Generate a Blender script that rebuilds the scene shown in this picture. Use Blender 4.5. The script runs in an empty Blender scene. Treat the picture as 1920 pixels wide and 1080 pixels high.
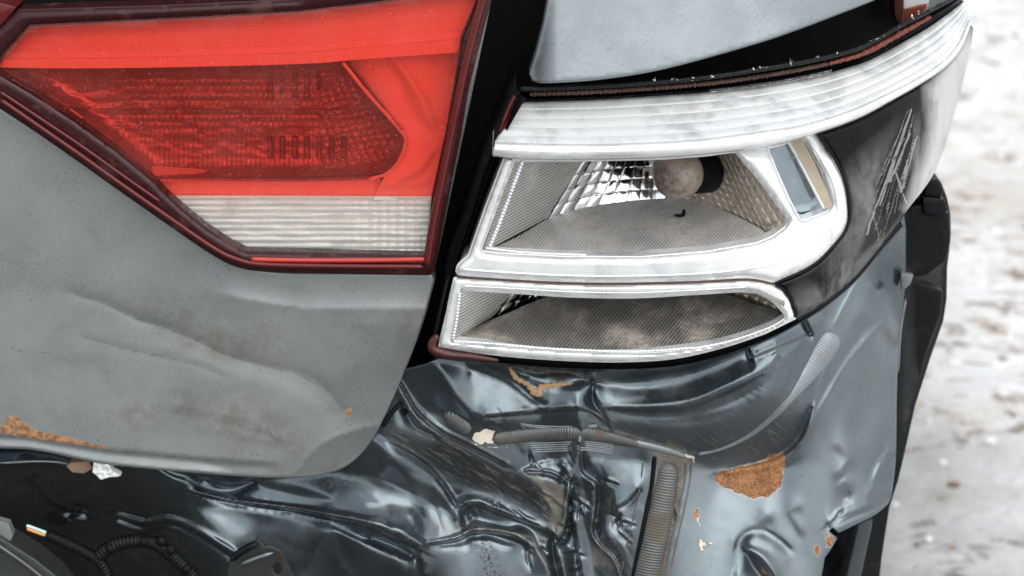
import bpy, bmesh, math, random
import numpy as np
from mathutils import Vector, Matrix
from mathutils.geometry import delaunay_2d_cdt
random.seed(7); RNG = np.random.default_rng(7)
scene = bpy.context.scene
col = scene.collection

# ------------------------------------------------------------------ camera, sky, sun, exposure
PITCH = math.radians(22.0)
CAM = np.array([0.0, -1.15, 1.28])
LENS = 64.0
cd = bpy.data.cameras.new('camera'); cam = bpy.data.objects.new('camera', cd); col.objects.link(cam)
cam.location = CAM; cam.rotation_euler = (math.pi/2 - PITCH, 0, 0)
cd.lens = LENS; cd.sensor_width = 36; cd.clip_start = 0.02; cd.clip_end = 1500
cd.dof.use_dof = True; cd.dof.focus_distance = 1.235; cd.dof.aperture_fstop = 7.5
scene.camera = cam
scene.render.resolution_x = 1024; scene.render.resolution_y = 576

SUN_EL, SUN_ROT = math.radians(52), math.radians(150)
w = bpy.data.worlds.new("World"); scene.world = w; w.use_nodes = True
nt = w.node_tree; bg = nt.nodes['Background']
sky = nt.nodes.new('ShaderNodeTexSky'); sky.sky_type = 'NISHITA'; sky.sun_disc = False
sky.sun_elevation = SUN_EL; sky.sun_rotation = SUN_ROT; sky.dust_density = 0.7; sky.air_density = 1.0; sky.ozone_density = 1.0
hsv = nt.nodes.new('ShaderNodeHueSaturation'); hsv.inputs['Saturation'].default_value = 0.22
nt.links.new(sky.outputs[0], hsv.inputs['Color']); nt.links.new(hsv.outputs[0], bg.inputs[0])
bg.inputs[1].default_value = 0.15
sd = bpy.data.lights.new('sun', 'SUN'); sd.energy = 1.4; sd.angle = math.radians(70); sd.color = (1, 0.975, 0.94)
sun = bpy.data.objects.new('sun', sd); col.objects.link(sun)
# the sun stands behind the photographer's right shoulder, high up
sdir = Vector((math.sin(SUN_ROT)*math.cos(SUN_EL), math.cos(SUN_ROT)*math.cos(SUN_EL), math.sin(SUN_EL)))
sun.rotation_euler = sdir.to_track_quat('Z', 'Y').to_euler(); sun.location = (1, -2, 4)
scene.view_settings.view_transform = 'Standard'; scene.view_settings.look = 'None'
scene.view_settings.exposure = 0.68; scene.view_settings.gamma = 1.0

# ------------------------------------------------------------------ geometry helpers
FPX = 1920*LENS/36
Rv = np.array([1.0, 0, 0]); Fv = np.array([0, math.cos(PITCH), -math.sin(PITCH)]); Uv = np.array([0, math.sin(PITCH), math.cos(PITCH)])
MM = 0.00039                                    # metres per photograph pixel on the car's tail
def P(px, py, y):                               # point of the plane y = const that the photograph shows at px, py
    px = np.asarray(px, float); py = np.asarray(py, float); y = np.asarray(y, float)
    d = Fv + ((px-960)/FPX)[..., None]*Rv + ((540-py)/FPX)[..., None]*Uv
    t = (y-CAM[1])/d[..., 1]
    return CAM + d*t[..., None]
def wrap(px, x0=1250.0, R=575.0):               # the tail of the car rounds into its flank
    t = np.clip((np.asarray(px, float)-x0)/R, 0, 0.996)
    return R*0.00036*(1-np.sqrt(1-t*t))
def smooth(pts, n=8, closed=False):             # Catmull-Rom
    p = np.array(pts, float); N = len(p); out = []
    rng = range(N) if closed else range(N-1)
    for i in rng:
        if closed: a, b, c, d = p[(i-1) % N], p[i], p[(i+1) % N], p[(i+2) % N]
        else: a, b, c, d = p[max(i-1, 0)], p[i], p[i+1], p[min(i+2, N-1)]
        for k in range(n):
            t = k/n
            out.append(0.5*((2*b)+(-a+c)*t+(2*a-5*b+4*c-d)*t*t+(-a+3*b-3*c+d)*t**3))
    if not closed: out.append(p[-1])
    return np.array(out)
def resample(p, n):
    p = np.array(p, float); s = np.r_[0, np.cumsum(np.linalg.norm(np.diff(p[:, :2], axis=0), axis=1))]
    u = np.linspace(0, s[-1], n)
    return np.stack([np.interp(u, s, p[:, k]) for k in range(p.shape[1])], 1)
def densify(poly, step):
    p = np.array(poly, float); out = []
    for i in range(len(p)):
        a, b = p[i], p[(i+1) % len(p)]; m = max(1, int(np.linalg.norm(b-a)/step))
        for k in range(m): out.append(a+(b-a)*k/m)
    return np.array(out)
def inside(px, py, poly):
    p = np.array(poly, float); r = np.zeros(px.shape, bool); x1, y1 = p[-1]
    for x2, y2 in p:
        if y1 != y2:
            c = ((y2 > py) != (y1 > py)) & (px < (x1-x2)*(py-y2)/(y1-y2)+x2)
            r ^= c
        x1, y1 = x2, y2
    return r
def pdist(px, py, poly, closed=True, widths=None):
    p = np.array(poly, float); N = len(p); best = np.full(px.shape, 1e9); bw = np.ones(px.shape)
    for i in range(N if closed else N-1):
        a, b = p[i], p[(i+1) % N]; dx, dy = b-a; L = dx*dx+dy*dy+1e-9
        t = np.clip(((px-a[0])*dx+(py-a[1])*dy)/L, 0, 1)
        d = np.hypot(px-a[0]-t*dx, py-a[1]-t*dy)
        if widths is not None:
            wl = widths[i]+(widths[i+1]-widths[i])*t; d = d/wl
        best = np.minimum(best, d)
    return best
def sstep(x):
    x = np.clip(x, 0, 1); return x*x*(3-2*x)
def hash2(ix, iy, s): 
    v = np.sin(ix*127.1+iy*311.7+s*74.7)*43758.5453; return v-np.floor(v)
def vnoise(x, y, s=0):
    ix, iy = np.floor(x), np.floor(y); fx, fy = x-ix, y-iy; fx = fx*fx*(3-2*fx); fy = fy*fy*(3-2*fy)
    a = hash2(ix, iy, s); b = hash2(ix+1, iy, s); c = hash2(ix, iy+1, s); d = hash2(ix+1, iy+1, s)
    return (a+(b-a)*fx)*(1-fy)+(c+(d-c)*fx)*fy-0.5
def fbm(x, y, s=0, o=4):
    r = 0; a = 1
    for k in range(o): r = r+a*vnoise(x*2**k, y*2**k, s+k); a *= 0.5
    return r

def new_mesh(name, verts, faces, mat, parent=None, attrs=None, sharp=40, uv=None):
    me = bpy.data.meshes.new(name)
    me.from_pydata([tuple(v) for v in np.asarray(verts).tolist()], [], [tuple(f) for f in faces]); me.update()
    me.polygons.foreach_set('use_smooth', [True]*len(me.polygons))
    if sharp: me.set_sharp_from_angle(angle=math.radians(sharp))
    if attrs:
        for k, v in attrs.items():
            a = me.attributes.new(k, 'FLOAT_COLOR', 'POINT'); a.data.foreach_set('color', np.asarray(v, np.float32).ravel())
    if uv is not None:
        a = me.attributes.new('pq', 'FLOAT_VECTOR', 'POINT'); a.data.foreach_set('vector', np.asarray(uv, np.float32).ravel())
    me.materials.append(mat)
    o = bpy.data.objects.new(name, me); col.objects.link(o)
    if parent is not None: adopt(o, parent)
    return o
def root_matrix(o):
    m = o.matrix_basis.copy(); p = o.parent
    while p is not None:
        m = p.matrix_basis @ (o.matrix_parent_inverse @ m) if False else (root_matrix(p) @ o.matrix_parent_inverse @ o.matrix_basis); break
    return m
def adopt(o, parent):
    o.parent = parent; o.matrix_parent_inverse = root_matrix(parent).inverted()

def grid_faces(r, c, closed=False):
    f = []
    for i in range(r-1):
        for j in range(c if closed else c-1):
            k = (j+1) % c
            f.append((i*c+j, i*c+k, (i+1)*c+k, (i+1)*c+j))
    return f
def loft(name, rows, mat, parent, closed=False, sharp=40, attrs=None, uv=None):     # rows: world arrays with equal counts
    R = np.array(rows); r, c = R.shape[:2]
    if uv is None:
        u = np.tile(np.linspace(0, 1, c), r); v = np.repeat(np.linspace(0, 1, r), c); uv = np.stack([u, v, u*0], 1)
    return new_mesh(name, R.reshape(-1, 3), grid_faces(r, c, closed), mat, parent, sharp=sharp, attrs=attrs, uv=uv)

def plate(name, outer, holes, depth, mat, parent, step=6, rim=0.004, edge=2.0, hole_rim=None, mask=None, dense=None, sharp=50, dome=None, double=False):
    """A sheet or moulding whose outline is outer minus holes, front at y = depth(px, py), with rolled edges going back."""
    loops = [densify(outer, dense or step)]+[densify(h, dense or step) for h in holes]
    pts = []; edges = []
    for L in loops:
        b = len(pts); pts += [tuple(v) for v in L]; edges += [(b+i, b+(i+1) % len(L)) for i in range(len(L))]
    o = loops[0]; x0, y0 = o.min(0); x1, y1 = o.max(0)
    gx, gy = np.meshgrid(np.arange(x0, x1, step), np.arange(y0, y1, step*0.9)); gx = gx+(np.arange(gx.shape[0]) % 2)[:, None]*step*0.5
    gx = gx.ravel(); gy = gy.ravel()
    ok = inside(gx, gy, o)
    for h in loops[1:]: ok &= ~inside(gx, gy, h)
    gx, gy = gx[ok], gy[ok]
    dd = np.full(gx.shape, 1e9)
    for L in loops: dd = np.minimum(dd, pdist(gx, gy, L if len(L) < 200 else L[::2]))
    ok = dd > step*0.45; gx, gy = gx[ok], gy[ok]
    nb = len(pts)
    allp = [Vector(p) for p in pts]+[Vector((a, b)) for a, b in zip(gx.tolist(), gy.tolist())]
    vo, eo, fo, ov, oe, of = delaunay_2d_cdt(allp, edges, [], 1, 1e-4)
    V = np.array([tuple(v) for v in vo]); F = np.array([f for f in fo if len(f) == 3])
    c = V[F].mean(1); ok = inside(c[:, 0], c[:, 1], o)
    for h in loops[1:]: ok &= ~inside(c[:, 0], c[:, 1], h)
    F = F[ok]
    # counter-clockwise as seen by the camera (py points down)
    a = V[F]; cr = (a[:, 1, 0]-a[:, 0, 0])*(a[:, 2, 1]-a[:, 0, 1])-(a[:, 1, 1]-a[:, 0, 1])*(a[:, 2, 0]-a[:, 0, 0])
    F[cr > 0] = F[cr > 0][:, ::-1]
    px, py = V[:, 0], V[:, 1]
    d = depth(px, py)
    if dome:
        db = np.full(px.shape, 1e9)
        for L in loops: db = np.minimum(db, pdist(px, py, L))
        t = np.clip(db/dome[0], 0, 1); d = d-dome[1]*np.sqrt(np.clip(1-(1-t)**2, 0, 1))
    W = P(px, py, d)
    verts = [W]; PX = [px]; PY = [py]; faces = F.tolist(); n = len(W)
    # ordered boundary loops from face edges
    cnt = {}
    for f in faces:
        for i in range(3):
            e = (f[i], f[(i+1) % 3]); cnt[e] = 1
    nxt = {}
    for e in cnt:
        if (e[1], e[0]) not in cnt: nxt[e[0]] = e[1]
    seen = set(); 
    for s0 in list(nxt):
        if s0 in seen: continue
        lp = [s0]; seen.add(s0); k = nxt[s0]
        while k != s0 and k in nxt and k not in seen: lp.append(k); seen.add(k); k = nxt[k]
        if len(lp) < 3: continue
        q = V[lp]; pr = np.roll(q, 1, 0); ne = np.roll(q, -1, 0); tg = ne-pr; tg /= (np.linalg.norm(tg, axis=1)[:, None]+1e-9)
        # camera-ccw loop: outward is to the right of travel; py is down so outward = (-ty, tx) in photo axes... 
        out = np.stack([-tg[:, 1], tg[:, 0]], 1)
        tst = q+out*0.8; 
        if np.mean(inside(tst[:, 0], tst[:, 1], o) & ~np.any([inside(tst[:, 0], tst[:, 1], h) for h in loops[1:]] or [np.zeros(len(tst), bool)], axis=0)) > 0.5: out = -out
        dl = d[lp]; ishole = len(loops) > 1 and min(np.abs(q.mean(0)-o.mean(0)).max(), 1e9) >= 0 and not np.any(np.all(np.abs(o-q[0]) < 1e-3, axis=1))
        rr = (hole_rim if (ishole and hole_rim is not None) else rim)
        prev = lp
        e_m = edge*MM
        rings = [(edge*math.sin(a), e_m*(1-math.cos(a))) for a in (0.5, 1.05, math.pi/2)]+[(edge, e_m+rr)]
        base_xy = q
        for (oo, bd) in rings:
            qq = base_xy+out*oo
            if bd > e_m+1e-9:
                Wp = lastW+np.array([0, rr, 0])
            else: Wp = P(qq[:, 0], qq[:, 1], dl+bd)
            lastW = Wp
            verts.append(Wp); PX.append(qq[:, 0]); PY.append(qq[:, 1])
            cur = list(range(n, n+len(lp))); n += len(lp)
            for i in range(len(lp)):
                j = (i+1) % len(lp); faces.append((prev[j], prev[i], cur[i], cur[j]))
            prev = cur
    Vw = np.concatenate(verts); PX = np.concatenate(PX); PY = np.concatenate(PY)
    at = None
    if mask is not None: at = {k: v for k, v in mask(PX, PY).items()}
    return new_mesh(name, Vw, faces, mat, parent, attrs=at, sharp=sharp, uv=np.stack([PX, PY, PX*0], 1))

def tube(name, pts, rad, mat, parent, seg=10, rings=None, ripple=0.0, period=0.002, flat=1.0, tag_=None, lump=0.0, cap=True):
    """pts world polyline, rad scalar or list; ripple makes corrugation"""
    p = np.array(pts, float); s = np.r_[0, np.cumsum(np.linalg.norm(np.diff(p, axis=0), axis=1))]
    n = rings or max(6, int(s[-1]/0.003))
    u = np.linspace(0, s[-1], n); q = np.stack([np.interp(u, s, p[:, k]) for k in range(3)], 1)
    r = np.interp(u/s[-1], np.linspace(0, 1, len(rad)), rad) if not np.isscalar(rad) else np.full(n, rad)
    if cap:
        e = np.clip(np.minimum(u, s[-1]-u)/(r+1e-9), 0, 1); r = r*np.sqrt(np.clip(1-(1-e)**2, 0.02, 1))
    if ripple: r = r*(1+ripple*np.sin(u/period*2*math.pi))
    t = np.gradient(q, axis=0); t /= np.linalg.norm(t, axis=1)[:, None]
    yv = np.array([0, -1.0, 0]); b1 = np.cross(t, yv); b1 /= (np.linalg.norm(b1, axis=1)[:, None]+1e-9); b2 = np.cross(b1, t)
    rows = []
    for i in range(n):
        a = np.linspace(0, 2*math.pi, seg, endpoint=False)
        rr = r[i]*(1+lump*np.sin(a*3+i*1.7)*0.5+lump*(RNG.random(seg)-.5))
        rows.append(q[i]+np.outer(np.cos(a)*rr, b1[i])+np.outer(np.sin(a)*rr*flat, b2[i]))
    R = np.array(rows); f = grid_faces(n, seg, True); f.append(tuple(range(seg))[::-1]); f.append(tuple((n-1)*seg+k for k in range(seg)))
    return new_mesh(name, R.reshape(-1, 3), f, mat, parent, sharp=70)

class Field:                                    # a relief whose tilt is laid down stroke by stroke, then integrated to depth
    def __init__(s, x0, x1, y0, y1, q=3.0, base=0.0):
        s.x = np.arange(x0, x1, q); s.y = np.arange(y0, y1, q); s.q = q
        s.X, s.Y = np.meshgrid(s.x, s.y); s.S = np.full(s.X.shape, float(base)); s.Sx = np.zeros(s.X.shape)
    def win(s, p, m):
        p = np.array(p, float); i0 = max(0, int((p[:, 0].min()-m-s.x[0])/s.q)); i1 = int((p[:, 0].max()+m-s.x[0])/s.q)+2
        j0 = max(0, int((p[:, 1].min()-m-s.y[0])/s.q)); j1 = int((p[:, 1].max()+m-s.y[0])/s.q)+2
        return (slice(j0, max(j1, j0+1)), slice(i0, max(i1, i0+1)))
    def _mix(s, w, a, v, x=None):
        s.S[w] = s.S[w]*(1-a)+v*a
        if x is not None: s.Sx[w] = s.Sx[w]*(1-a)+x*a
    def poly(s, pts, v, soft=10, alpha=1.0, x=None, warp=0):
        w = s.win(pts, soft*3+20); X, Y = s.X[w], s.Y[w]
        if warp: X = X+warp*fbm(X/25, Y/25, 3); Y = Y+warp*fbm(X/25, Y/25, 9)
        p = smooth(pts, 4, True); sd = pdist(X, Y, p)*np.where(inside(X, Y, p), 1, -1)
        s._mix(w, alpha/(1+np.exp(-np.clip(sd/(soft*0.35), -30, 30))), v, x)
    def stroke(s, pts, wd, v, alpha=1.0, x=None, hard=2.0):
        p = np.array(pts, float)
        if np.isscalar(wd): wl = np.full(len(p), float(wd))
        else: wl = np.array(wd, float)
        pp = smooth(np.c_[p, wl], 5)
        w = s.win(pp[:, :2], wl.max()*3.2)
        d = pdist(s.X[w], s.Y[w], pp[:, :2], False, widths=np.maximum(pp[:, 2], 1.0))
        s._mix(w, alpha*np.exp(-(d**(hard))), v, x)
    def fold(s, pts, wd, above, below, alpha=0.9, x=None):   # a sharp crease: the tilt jumps across the line
        p = smooth(pts, 5); w = s.win(p, wd*6); X, Y = s.X[w], s.Y[w]; d = pdist(X, Y, p, False)
        best = np.full(X.shape, 1e9); side = np.zeros(X.shape)
        for i in range(len(p)-1):
            a, b = p[i], p[i+1]; dx, dy = b-a; L = dx*dx+dy*dy+1e-9
            t = np.clip(((X-a[0])*dx+(Y-a[1])*dy)/L, 0, 1); dd = np.hypot(X-a[0]-t*dx, Y-a[1]-t*dy)
            cr = dx*(Y-a[1])-dy*(X-a[0]); m = dd < best; best[m] = dd[m]; side[m] = np.sign(cr[m])
        s._mix(w, alpha*np.exp(-d/wd), np.where(side > 0, below, above), None if x is None else np.where(side > 0, x, -x))
    def solve(s, w=0.15, eps=2e-5):
        S = s.S*MM*s.q; Sx = s.Sx*MM*s.q
        H, W = S.shape
        gy = 0.5*(S[1:]+S[:-1]); gx = 0.5*(Sx[:, 1:]+Sx[:, :-1])*w
        div = np.zeros((H, W)); div[:-1] += gy; div[1:] -= gy; div[:, :-1] += gx; div[:, 1:] -= gx
        M = np.concatenate([div, div[::-1]], 0); M = np.concatenate([M, M[:, ::-1]], 1)
        Fm = np.fft.fft2(M)
        ky = 2-2*np.cos(math.pi*np.arange(2*H)/H)[:, None]; kx = 2-2*np.cos(math.pi*np.arange(2*W)/W)[None]
        Fm /= -(ky+w*kx+eps)
        h = np.fft.ifft2(Fm).real[:H, :W]; s.h = h-h.mean()
        return s
    def at(s, px, py, arr=None):
        a = s.h if arr is None else arr
        u = np.clip((px-s.x[0])/s.q, 0, len(s.x)-1.001); v = np.clip((py-s.y[0])/s.q, 0, len(s.y)-1.001)
        i = u.astype(int); j = v.astype(int); fu = u-i; fv = v-j
        return (a[j, i]*(1-fu)+a[j, i+1]*fu)*(1-fv)+(a[j+1, i]*(1-fu)+a[j+1, i+1]*fu)*fv

# ------------------------------------------------------------------ materials
class NT:
    def __init__(s, name):
        s.m = bpy.data.materials.new(name); s.m.use_nodes = True; s.t = s.m.node_tree; s.n = s.t.nodes; s.l = s.t.links
        s.b = s.n['Principled BSDF']; s.out = s.n['Material Output']
    def node(s, typ, **k):
        n = s.n.new(typ)
        for a, v in k.items():
            if a.startswith('i_'): 
                key = a[2:].replace('_', ' '); s.set(n.inputs[key], v)
            elif a[0] == 'I' and a[1:].isdigit(): s.set(n.inputs[int(a[1:])], v)
            else: setattr(n, a, v)
        return n
    def set(s, inp, v):
        if isinstance(v, bpy.types.NodeSocket): s.l.new(v, inp)
        else:
            if hasattr(inp.default_value, '__len__') and len(inp.default_value) == 4 and len(v) == 3: v = (*v, 1)
            inp.default_value = v
    def attr(s, name, out='Color'): return s.node('ShaderNodeAttribute', attribute_name=name).outputs[out]
    def sep(s, c):
        n = s.node('ShaderNodeSeparateColor'); s.l.new(c, n.inputs[0]); return n.outputs
    def coord(s, kind='Object', scale=(1, 1, 1), rot=(0, 0, 0), src=None):
        src = src or s.node('ShaderNodeTexCoord').outputs[kind]
        m = s.node('ShaderNodeMapping'); s.l.new(src, m.inputs[0]); m.inputs['Rotation'].default_value = rot; m.inputs['Scale'].default_value = scale
        return m.outputs[0]
    def pq(s, scale=(1, 1, 1), rot=0):
        v = s.attr('pq', 'Vector')
        if rot: v = s.coord(src=v, rot=(0, 0, rot))
        return s.coord(src=v, scale=scale)
    def noise(s, v, sc, det=4, ro=0.55, dist=0.0, out='Fac'):
        n = s.node('ShaderNodeTexNoise', i_Scale=sc, i_Detail=det, i_Roughness=ro, i_Distortion=dist); s.l.new(v, n.inputs['Vector']); return n.outputs[out]
    def ramp(s, f, a, b, va=0.0, vb=1.0):
        n = s.node('ShaderNodeMapRange', clamp=True); n.interpolation_type = 'SMOOTHSTEP'
        for k, v in zip(range(5), (f, a, b, va, vb)): s.set(n.inputs[k], v)
        return n.outputs[0]
    def math(s, op, a, b=0.0, c=0.0):
        n = s.node('ShaderNodeMath', operation=op); s.set(n.inputs[0], a); s.set(n.inputs[1], b)
        if op in ('MULTIPLY_ADD',): s.set(n.inputs[2], c)
        return n.outputs[0]
    def mix(s, f, a, b, blend='MIX'):
        n = s.node('ShaderNodeMix', data_type='RGBA', blend_type=blend)
        s.set(n.inputs[0], f); s.set(n.inputs[6], a); s.set(n.inputs[7], b); return n.outputs[2]
    def fmix(s, f, a, b):
        n = s.node('ShaderNodeMix', data_type='FLOAT'); s.set(n.inputs[0], f); s.set(n.inputs[2], a); s.set(n.inputs[3], b); return n.outputs[0]
    def bump(s, h, strength=0.3, dist=0.001, normal=None):
        n = s.node('ShaderNodeBump', i_Strength=strength, i_Distance=dist); s.set(n.inputs['Height'], h)
        if normal is not None: s.l.new(normal, n.inputs['Normal'])
        return n.outputs[0]
    def P(s, **k):
        for a, v in k.items(): s.set(s.b.inputs[a.replace('_', ' ')], v)
        return s.m

def simple(name, colr, rough=0.5, metal=0.0, coat=0.0, bump=0.0, bs=400, var=0.15, dirt=0.0, dirtcol=(0.2, 0.15, 0.11), spec=0.5):
    t = NT(name); v = t.coord()
    n = t.noise(v, 60, 5); c = t.mix(n, tuple(x*(1-var) for x in colr), tuple(min(1, x*(1+var)) for x in colr))
    rf = t.ramp(t.noise(v, 130, 4), 0.3, 0.7, max(0, rough-0.08), min(1, rough+0.12))
    if dirt:
        d = t.ramp(t.noise(v, 45, 8, 0.65), 0.62-dirt*0.3, 0.75-dirt*0.2); c = t.mix(t.math('MULTIPLY', d, min(1, dirt*2)), c, dirtcol); rf = t.fmix(d, rf, 0.8)
    t.b.inputs['Specular IOR Level'].default_value = spec
    k = dict(Base_Color=c, Roughness=rf, Metallic=metal, Coat_Weight=coat, Coat_Roughness=0.08)
    if bump: k['Normal'] = t.bump(t.noise(v, bs, 4), bump, 0.0006)
    return t.P(**k)

def paint_dusty(nm='dusty_grey_lacquer', C0=(0.222, 0.242, 0.242), C1=(0.262, 0.276, 0.268), brown=0.4, metal=0.5):                                # metallic grey lacquer under road film, speckled
    t = NT(nm); v = t.coord()
    ms = t.sep(t.attr('mask'))
    base = t.mix(t.ramp(t.noise(v, 14, 5, 0.6), 0.35, 0.65), C0, C1)
    fl = t.noise(v, 2600, 2, 0.6); base = t.mix(t.ramp(fl, 0.35, 0.7, 0, 0.28), base, (0.30, 0.325, 0.325))
    sp = t.ramp(t.noise(v, 620, 4, 0.8), 0.55, 0.66); sz = t.ramp(t.noise(v, 25, 3), 0.35, 0.7, 0.15, 0.75)
    base = t.mix(t.math('MULTIPLY', sp, sz), base, (0.06, 0.062, 0.058))
    br = t.ramp(t.noise(t.coord(scale=(1, 1, 1.8)), 22, 7, 0.62, 0.6), 0.52, 0.72, 0, brown)
    br = t.math('ADD', br, t.math('MULTIPLY', ms[1], t.ramp(t.noise(v, 90, 8, 0.7), 0.35, 0.6)))
    base = t.mix(t.math('MINIMUM', br, 0.8), base, (0.17, 0.155, 0.13))
    e = t.math('ADD', ms[0], t.math('MULTIPLY', t.math('SUBTRACT', t.noise(v, 160, 6, 0.7), 0.5), 0.9))
    rust = t.ramp(e, 0.46, 0.54)
    base = t.mix(rust, base, t.mix(t.ramp(t.noise(v, 220, 5, .7), .35, .65), (0.15, 0.07, 0.03), (0.40, 0.22, 0.11)))
    sc = t.ramp(t.math('ADD', ms[2], t.math('MULTIPLY', t.math('SUBTRACT', t.noise(v, 350, 5, 0.7), 0.5), 0.6)), 0.42, 0.62)
    base = t.mix(t.math('MULTIPLY', sc, 0.6), base, (0.13, 0.115, 0.095))
    h = t.math('ADD', t.math('MULTIPLY', t.noise(v, 1300, 3), 0.4), t.math('MULTIPLY', rust, t.noise(v, 700, 4)))
    return t.P(Base_Color=base, Roughness=t.fmix(rust, t.ramp(t.noise(v, 30, 5), 0.3, 0.7, 0.36, 0.52), 0.9), Metallic=t.fmix(rust, metal, 0), Coat_Weight=t.fmix(rust, 0.3, 0.0), Coat_Roughness=0.22,
               Normal=t.bump(h, 0.35, 0.0004))

def paint_crumpled():                             # the glossy lacquer that the bumper used to cover
    t = NT('glossy_grey_lacquer'); v = t.coord()
    ms = t.sep(t.attr('mask')); m2 = t.sep(t.attr('mask2'))
    base = t.mix(t.ramp(t.noise(v, 18, 5, 0.6), 0.3, 0.7), (0.085, 0.108, 0.122), (0.130, 0.158, 0.172))
    base = t.mix(t.ramp(t.noise(v, 2400, 2), 0.4, 0.7, 0, 0.2), base, (0.30, 0.35, 0.37))
    film = t.math('MULTIPLY', m2[2], t.ramp(t.noise(v, 12, 6, 0.6), 0.3, 0.65, 0.25, 0.6)); base = t.mix(film, base, (0.185, 0.215, 0.229))
    m3 = t.sep(t.attr('mask3')); base = t.mix(m3[0], base, (0.06, 0.066, 0.070))  # lower left darkened in the colour for the shade under the lid
    wear = t.math('MULTIPLY', m3[1], t.ramp(t.noise(v, 200, 8, 0.78), 0.48, 0.64)); base = t.mix(wear, base, t.mix(t.noise(v, 500, 4), (0.16, 0.14, 0.115), (0.40, 0.375, 0.335)))
    # fine film of dust
    dust = t.ramp(t.noise(v, 35, 8, 0.68, 0.4), 0.52, 0.75, 0, 0.35)
    base = t.mix(dust, base, (0.20, 0.19, 0.165))
    # scuffs dragged along the metal; the bowl's shade is painted here too
    sv = t.pq(scale=(0.022, 0.20, 1), rot=math.radians(-33)); s1 = t.noise(sv, 1.0, 8, 0.78, 0.5)
    scr = t.math('MULTIPLY', ms[1], t.ramp(s1, 0.54, 0.62))
    base = t.mix(t.math('MULTIPLY', ms[1], 0.9), base, (0.018, 0.019, 0.02))
    base = t.mix(t.math('MULTIPLY', scr, 0.6), base, (0.26, 0.245, 0.225))
    # brown road grime
    gr = t.ramp(t.math('ADD', m2[0], t.math('MULTIPLY', t.math('SUBTRACT', t.noise(v, 120, 7, 0.7), 0.5), 1.1)), 0.35, 0.75)
    base = t.mix(t.math('MULTIPLY', gr, 0.85), base, t.mix(t.noise(v, 400, 4), (0.10, 0.088, 0.07), (0.25, 0.225, 0.185)))
    # splashes
    sp = t.math('MULTIPLY', m2[1], t.ramp(t.noise(v, 620, 4, 0.75), 0.50, 0.56)); base = t.mix(sp, base, (0.035, 0.02, 0.012))
    pin = t.ramp(t.noise(v, 420, 2, 0.5), 0.745, 0.765); base = t.mix(pin, base, (0.01, 0.01, 0.012))
    # primer and rust where the lacquer came off
    e = t.math('ADD', ms[0], t.math('MULTIPLY', t.math('SUBTRACT', t.noise(v, 130, 8, 0.75), 0.5), 1.0)); rust = t.ramp(e, 0.48, 0.52); halo = t.ramp(e, 0.38, 0.48)
    base = t.mix(t.math('MULTIPLY', halo, 0.6), base, (0.42, 0.40, 0.36))
    base = t.mix(rust, base, t.mix(t.ramp(t.math('MULTIPLY_ADD', t.noise(v, 900, 4, 0.7), .6, t.math('MULTIPLY', t.noise(v, 90, 5, .7), .4)), 0.38, 0.60), (0.10, 0.042, 0.018), (0.40, 0.185, 0.072)))
    e2 = t.math('ADD', ms[2], t.math('MULTIPLY', t.math('SUBTRACT', t.noise(v, 150, 6, 0.7), 0.5), 0.8)); put = t.ramp(e2, 0.47, 0.53)
    base = t.mix(put, base, t.mix(t.noise(v, 300, 5), (0.48, 0.41, 0.33), (0.72, 0.66, 0.57)))
    solid = t.math('MAXIMUM', rust, put); rough = t.math('MAXIMUM', t.math('MAXIMUM', t.math('MAXIMUM', solid, t.math('MULTIPLY', wear, .8)), t.math('MULTIPLY', ms[1], 0.6)), t.math('MULTIPLY', gr, 0.8))
    h = t.math('ADD', t.math('MULTIPLY', rust, -0.5), t.math('ADD', t.math('MULTIPLY', put, 0.9), t.math('MULTIPLY', scr, 0.35)))
    h = t.math('ADD', h, t.math('MULTIPLY', t.noise(v, 300, 4), t.fmix(rough, 0.05, 0.5)))
    r0 = t.math('ADD', t.ramp(t.noise(v, 50, 6, 0.6), 0.35, 0.75, 0.19, 0.34), t.math('ADD', t.math('MULTIPLY', dust, 0.5), t.math('MULTIPLY', film, 0.22)))
    return t.P(Base_Color=base, Roughness=t.fmix(rough, r0, 0.85), Metallic=t.fmix(solid, t.fmix(ms[1], 0.85, 0.2), 0.0), Coat_Weight=t.fmix(rough, 0.22, 0.0), Coat_Roughness=0.12, Normal=t.bump(h, 0.6, 0.0008))

def white_plastic():
    t = NT('silvered_white_plastic'); v = t.coord()
    b = t.mix(t.ramp(t.noise(t.coord(scale=(0.5, 1, 1)), 55, 6, 0.65, 0.8), 0.56, 0.66), (0.77, 0.785, 0.78), (0.63, 0.66, 0.67))
    b = t.mix(t.ramp(t.noise(v, 30, 9, 0.75), 0.60, 0.78, 0, 0.45), b, (0.42, 0.35, 0.27))
    b = t.mix(t.ramp(t.noise(v, 260, 5, 0.7), 0.69, 0.74, 0, 0.6), b, (0.16, 0.14, 0.12))
    g = t.ramp(t.noise(v, 40, 4), 0.45, 0.65, 0.2, 0.45)
    return t.P(Base_Color=b, Roughness=t.ramp(t.noise(v, 70, 6), 0.3, 0.7, 0.16, 0.36), Metallic=g, Coat_Weight=0.3, Coat_Roughness=0.1, Normal=t.bump(t.noise(v, 150, 5), 0.15, 0.0006))

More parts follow.
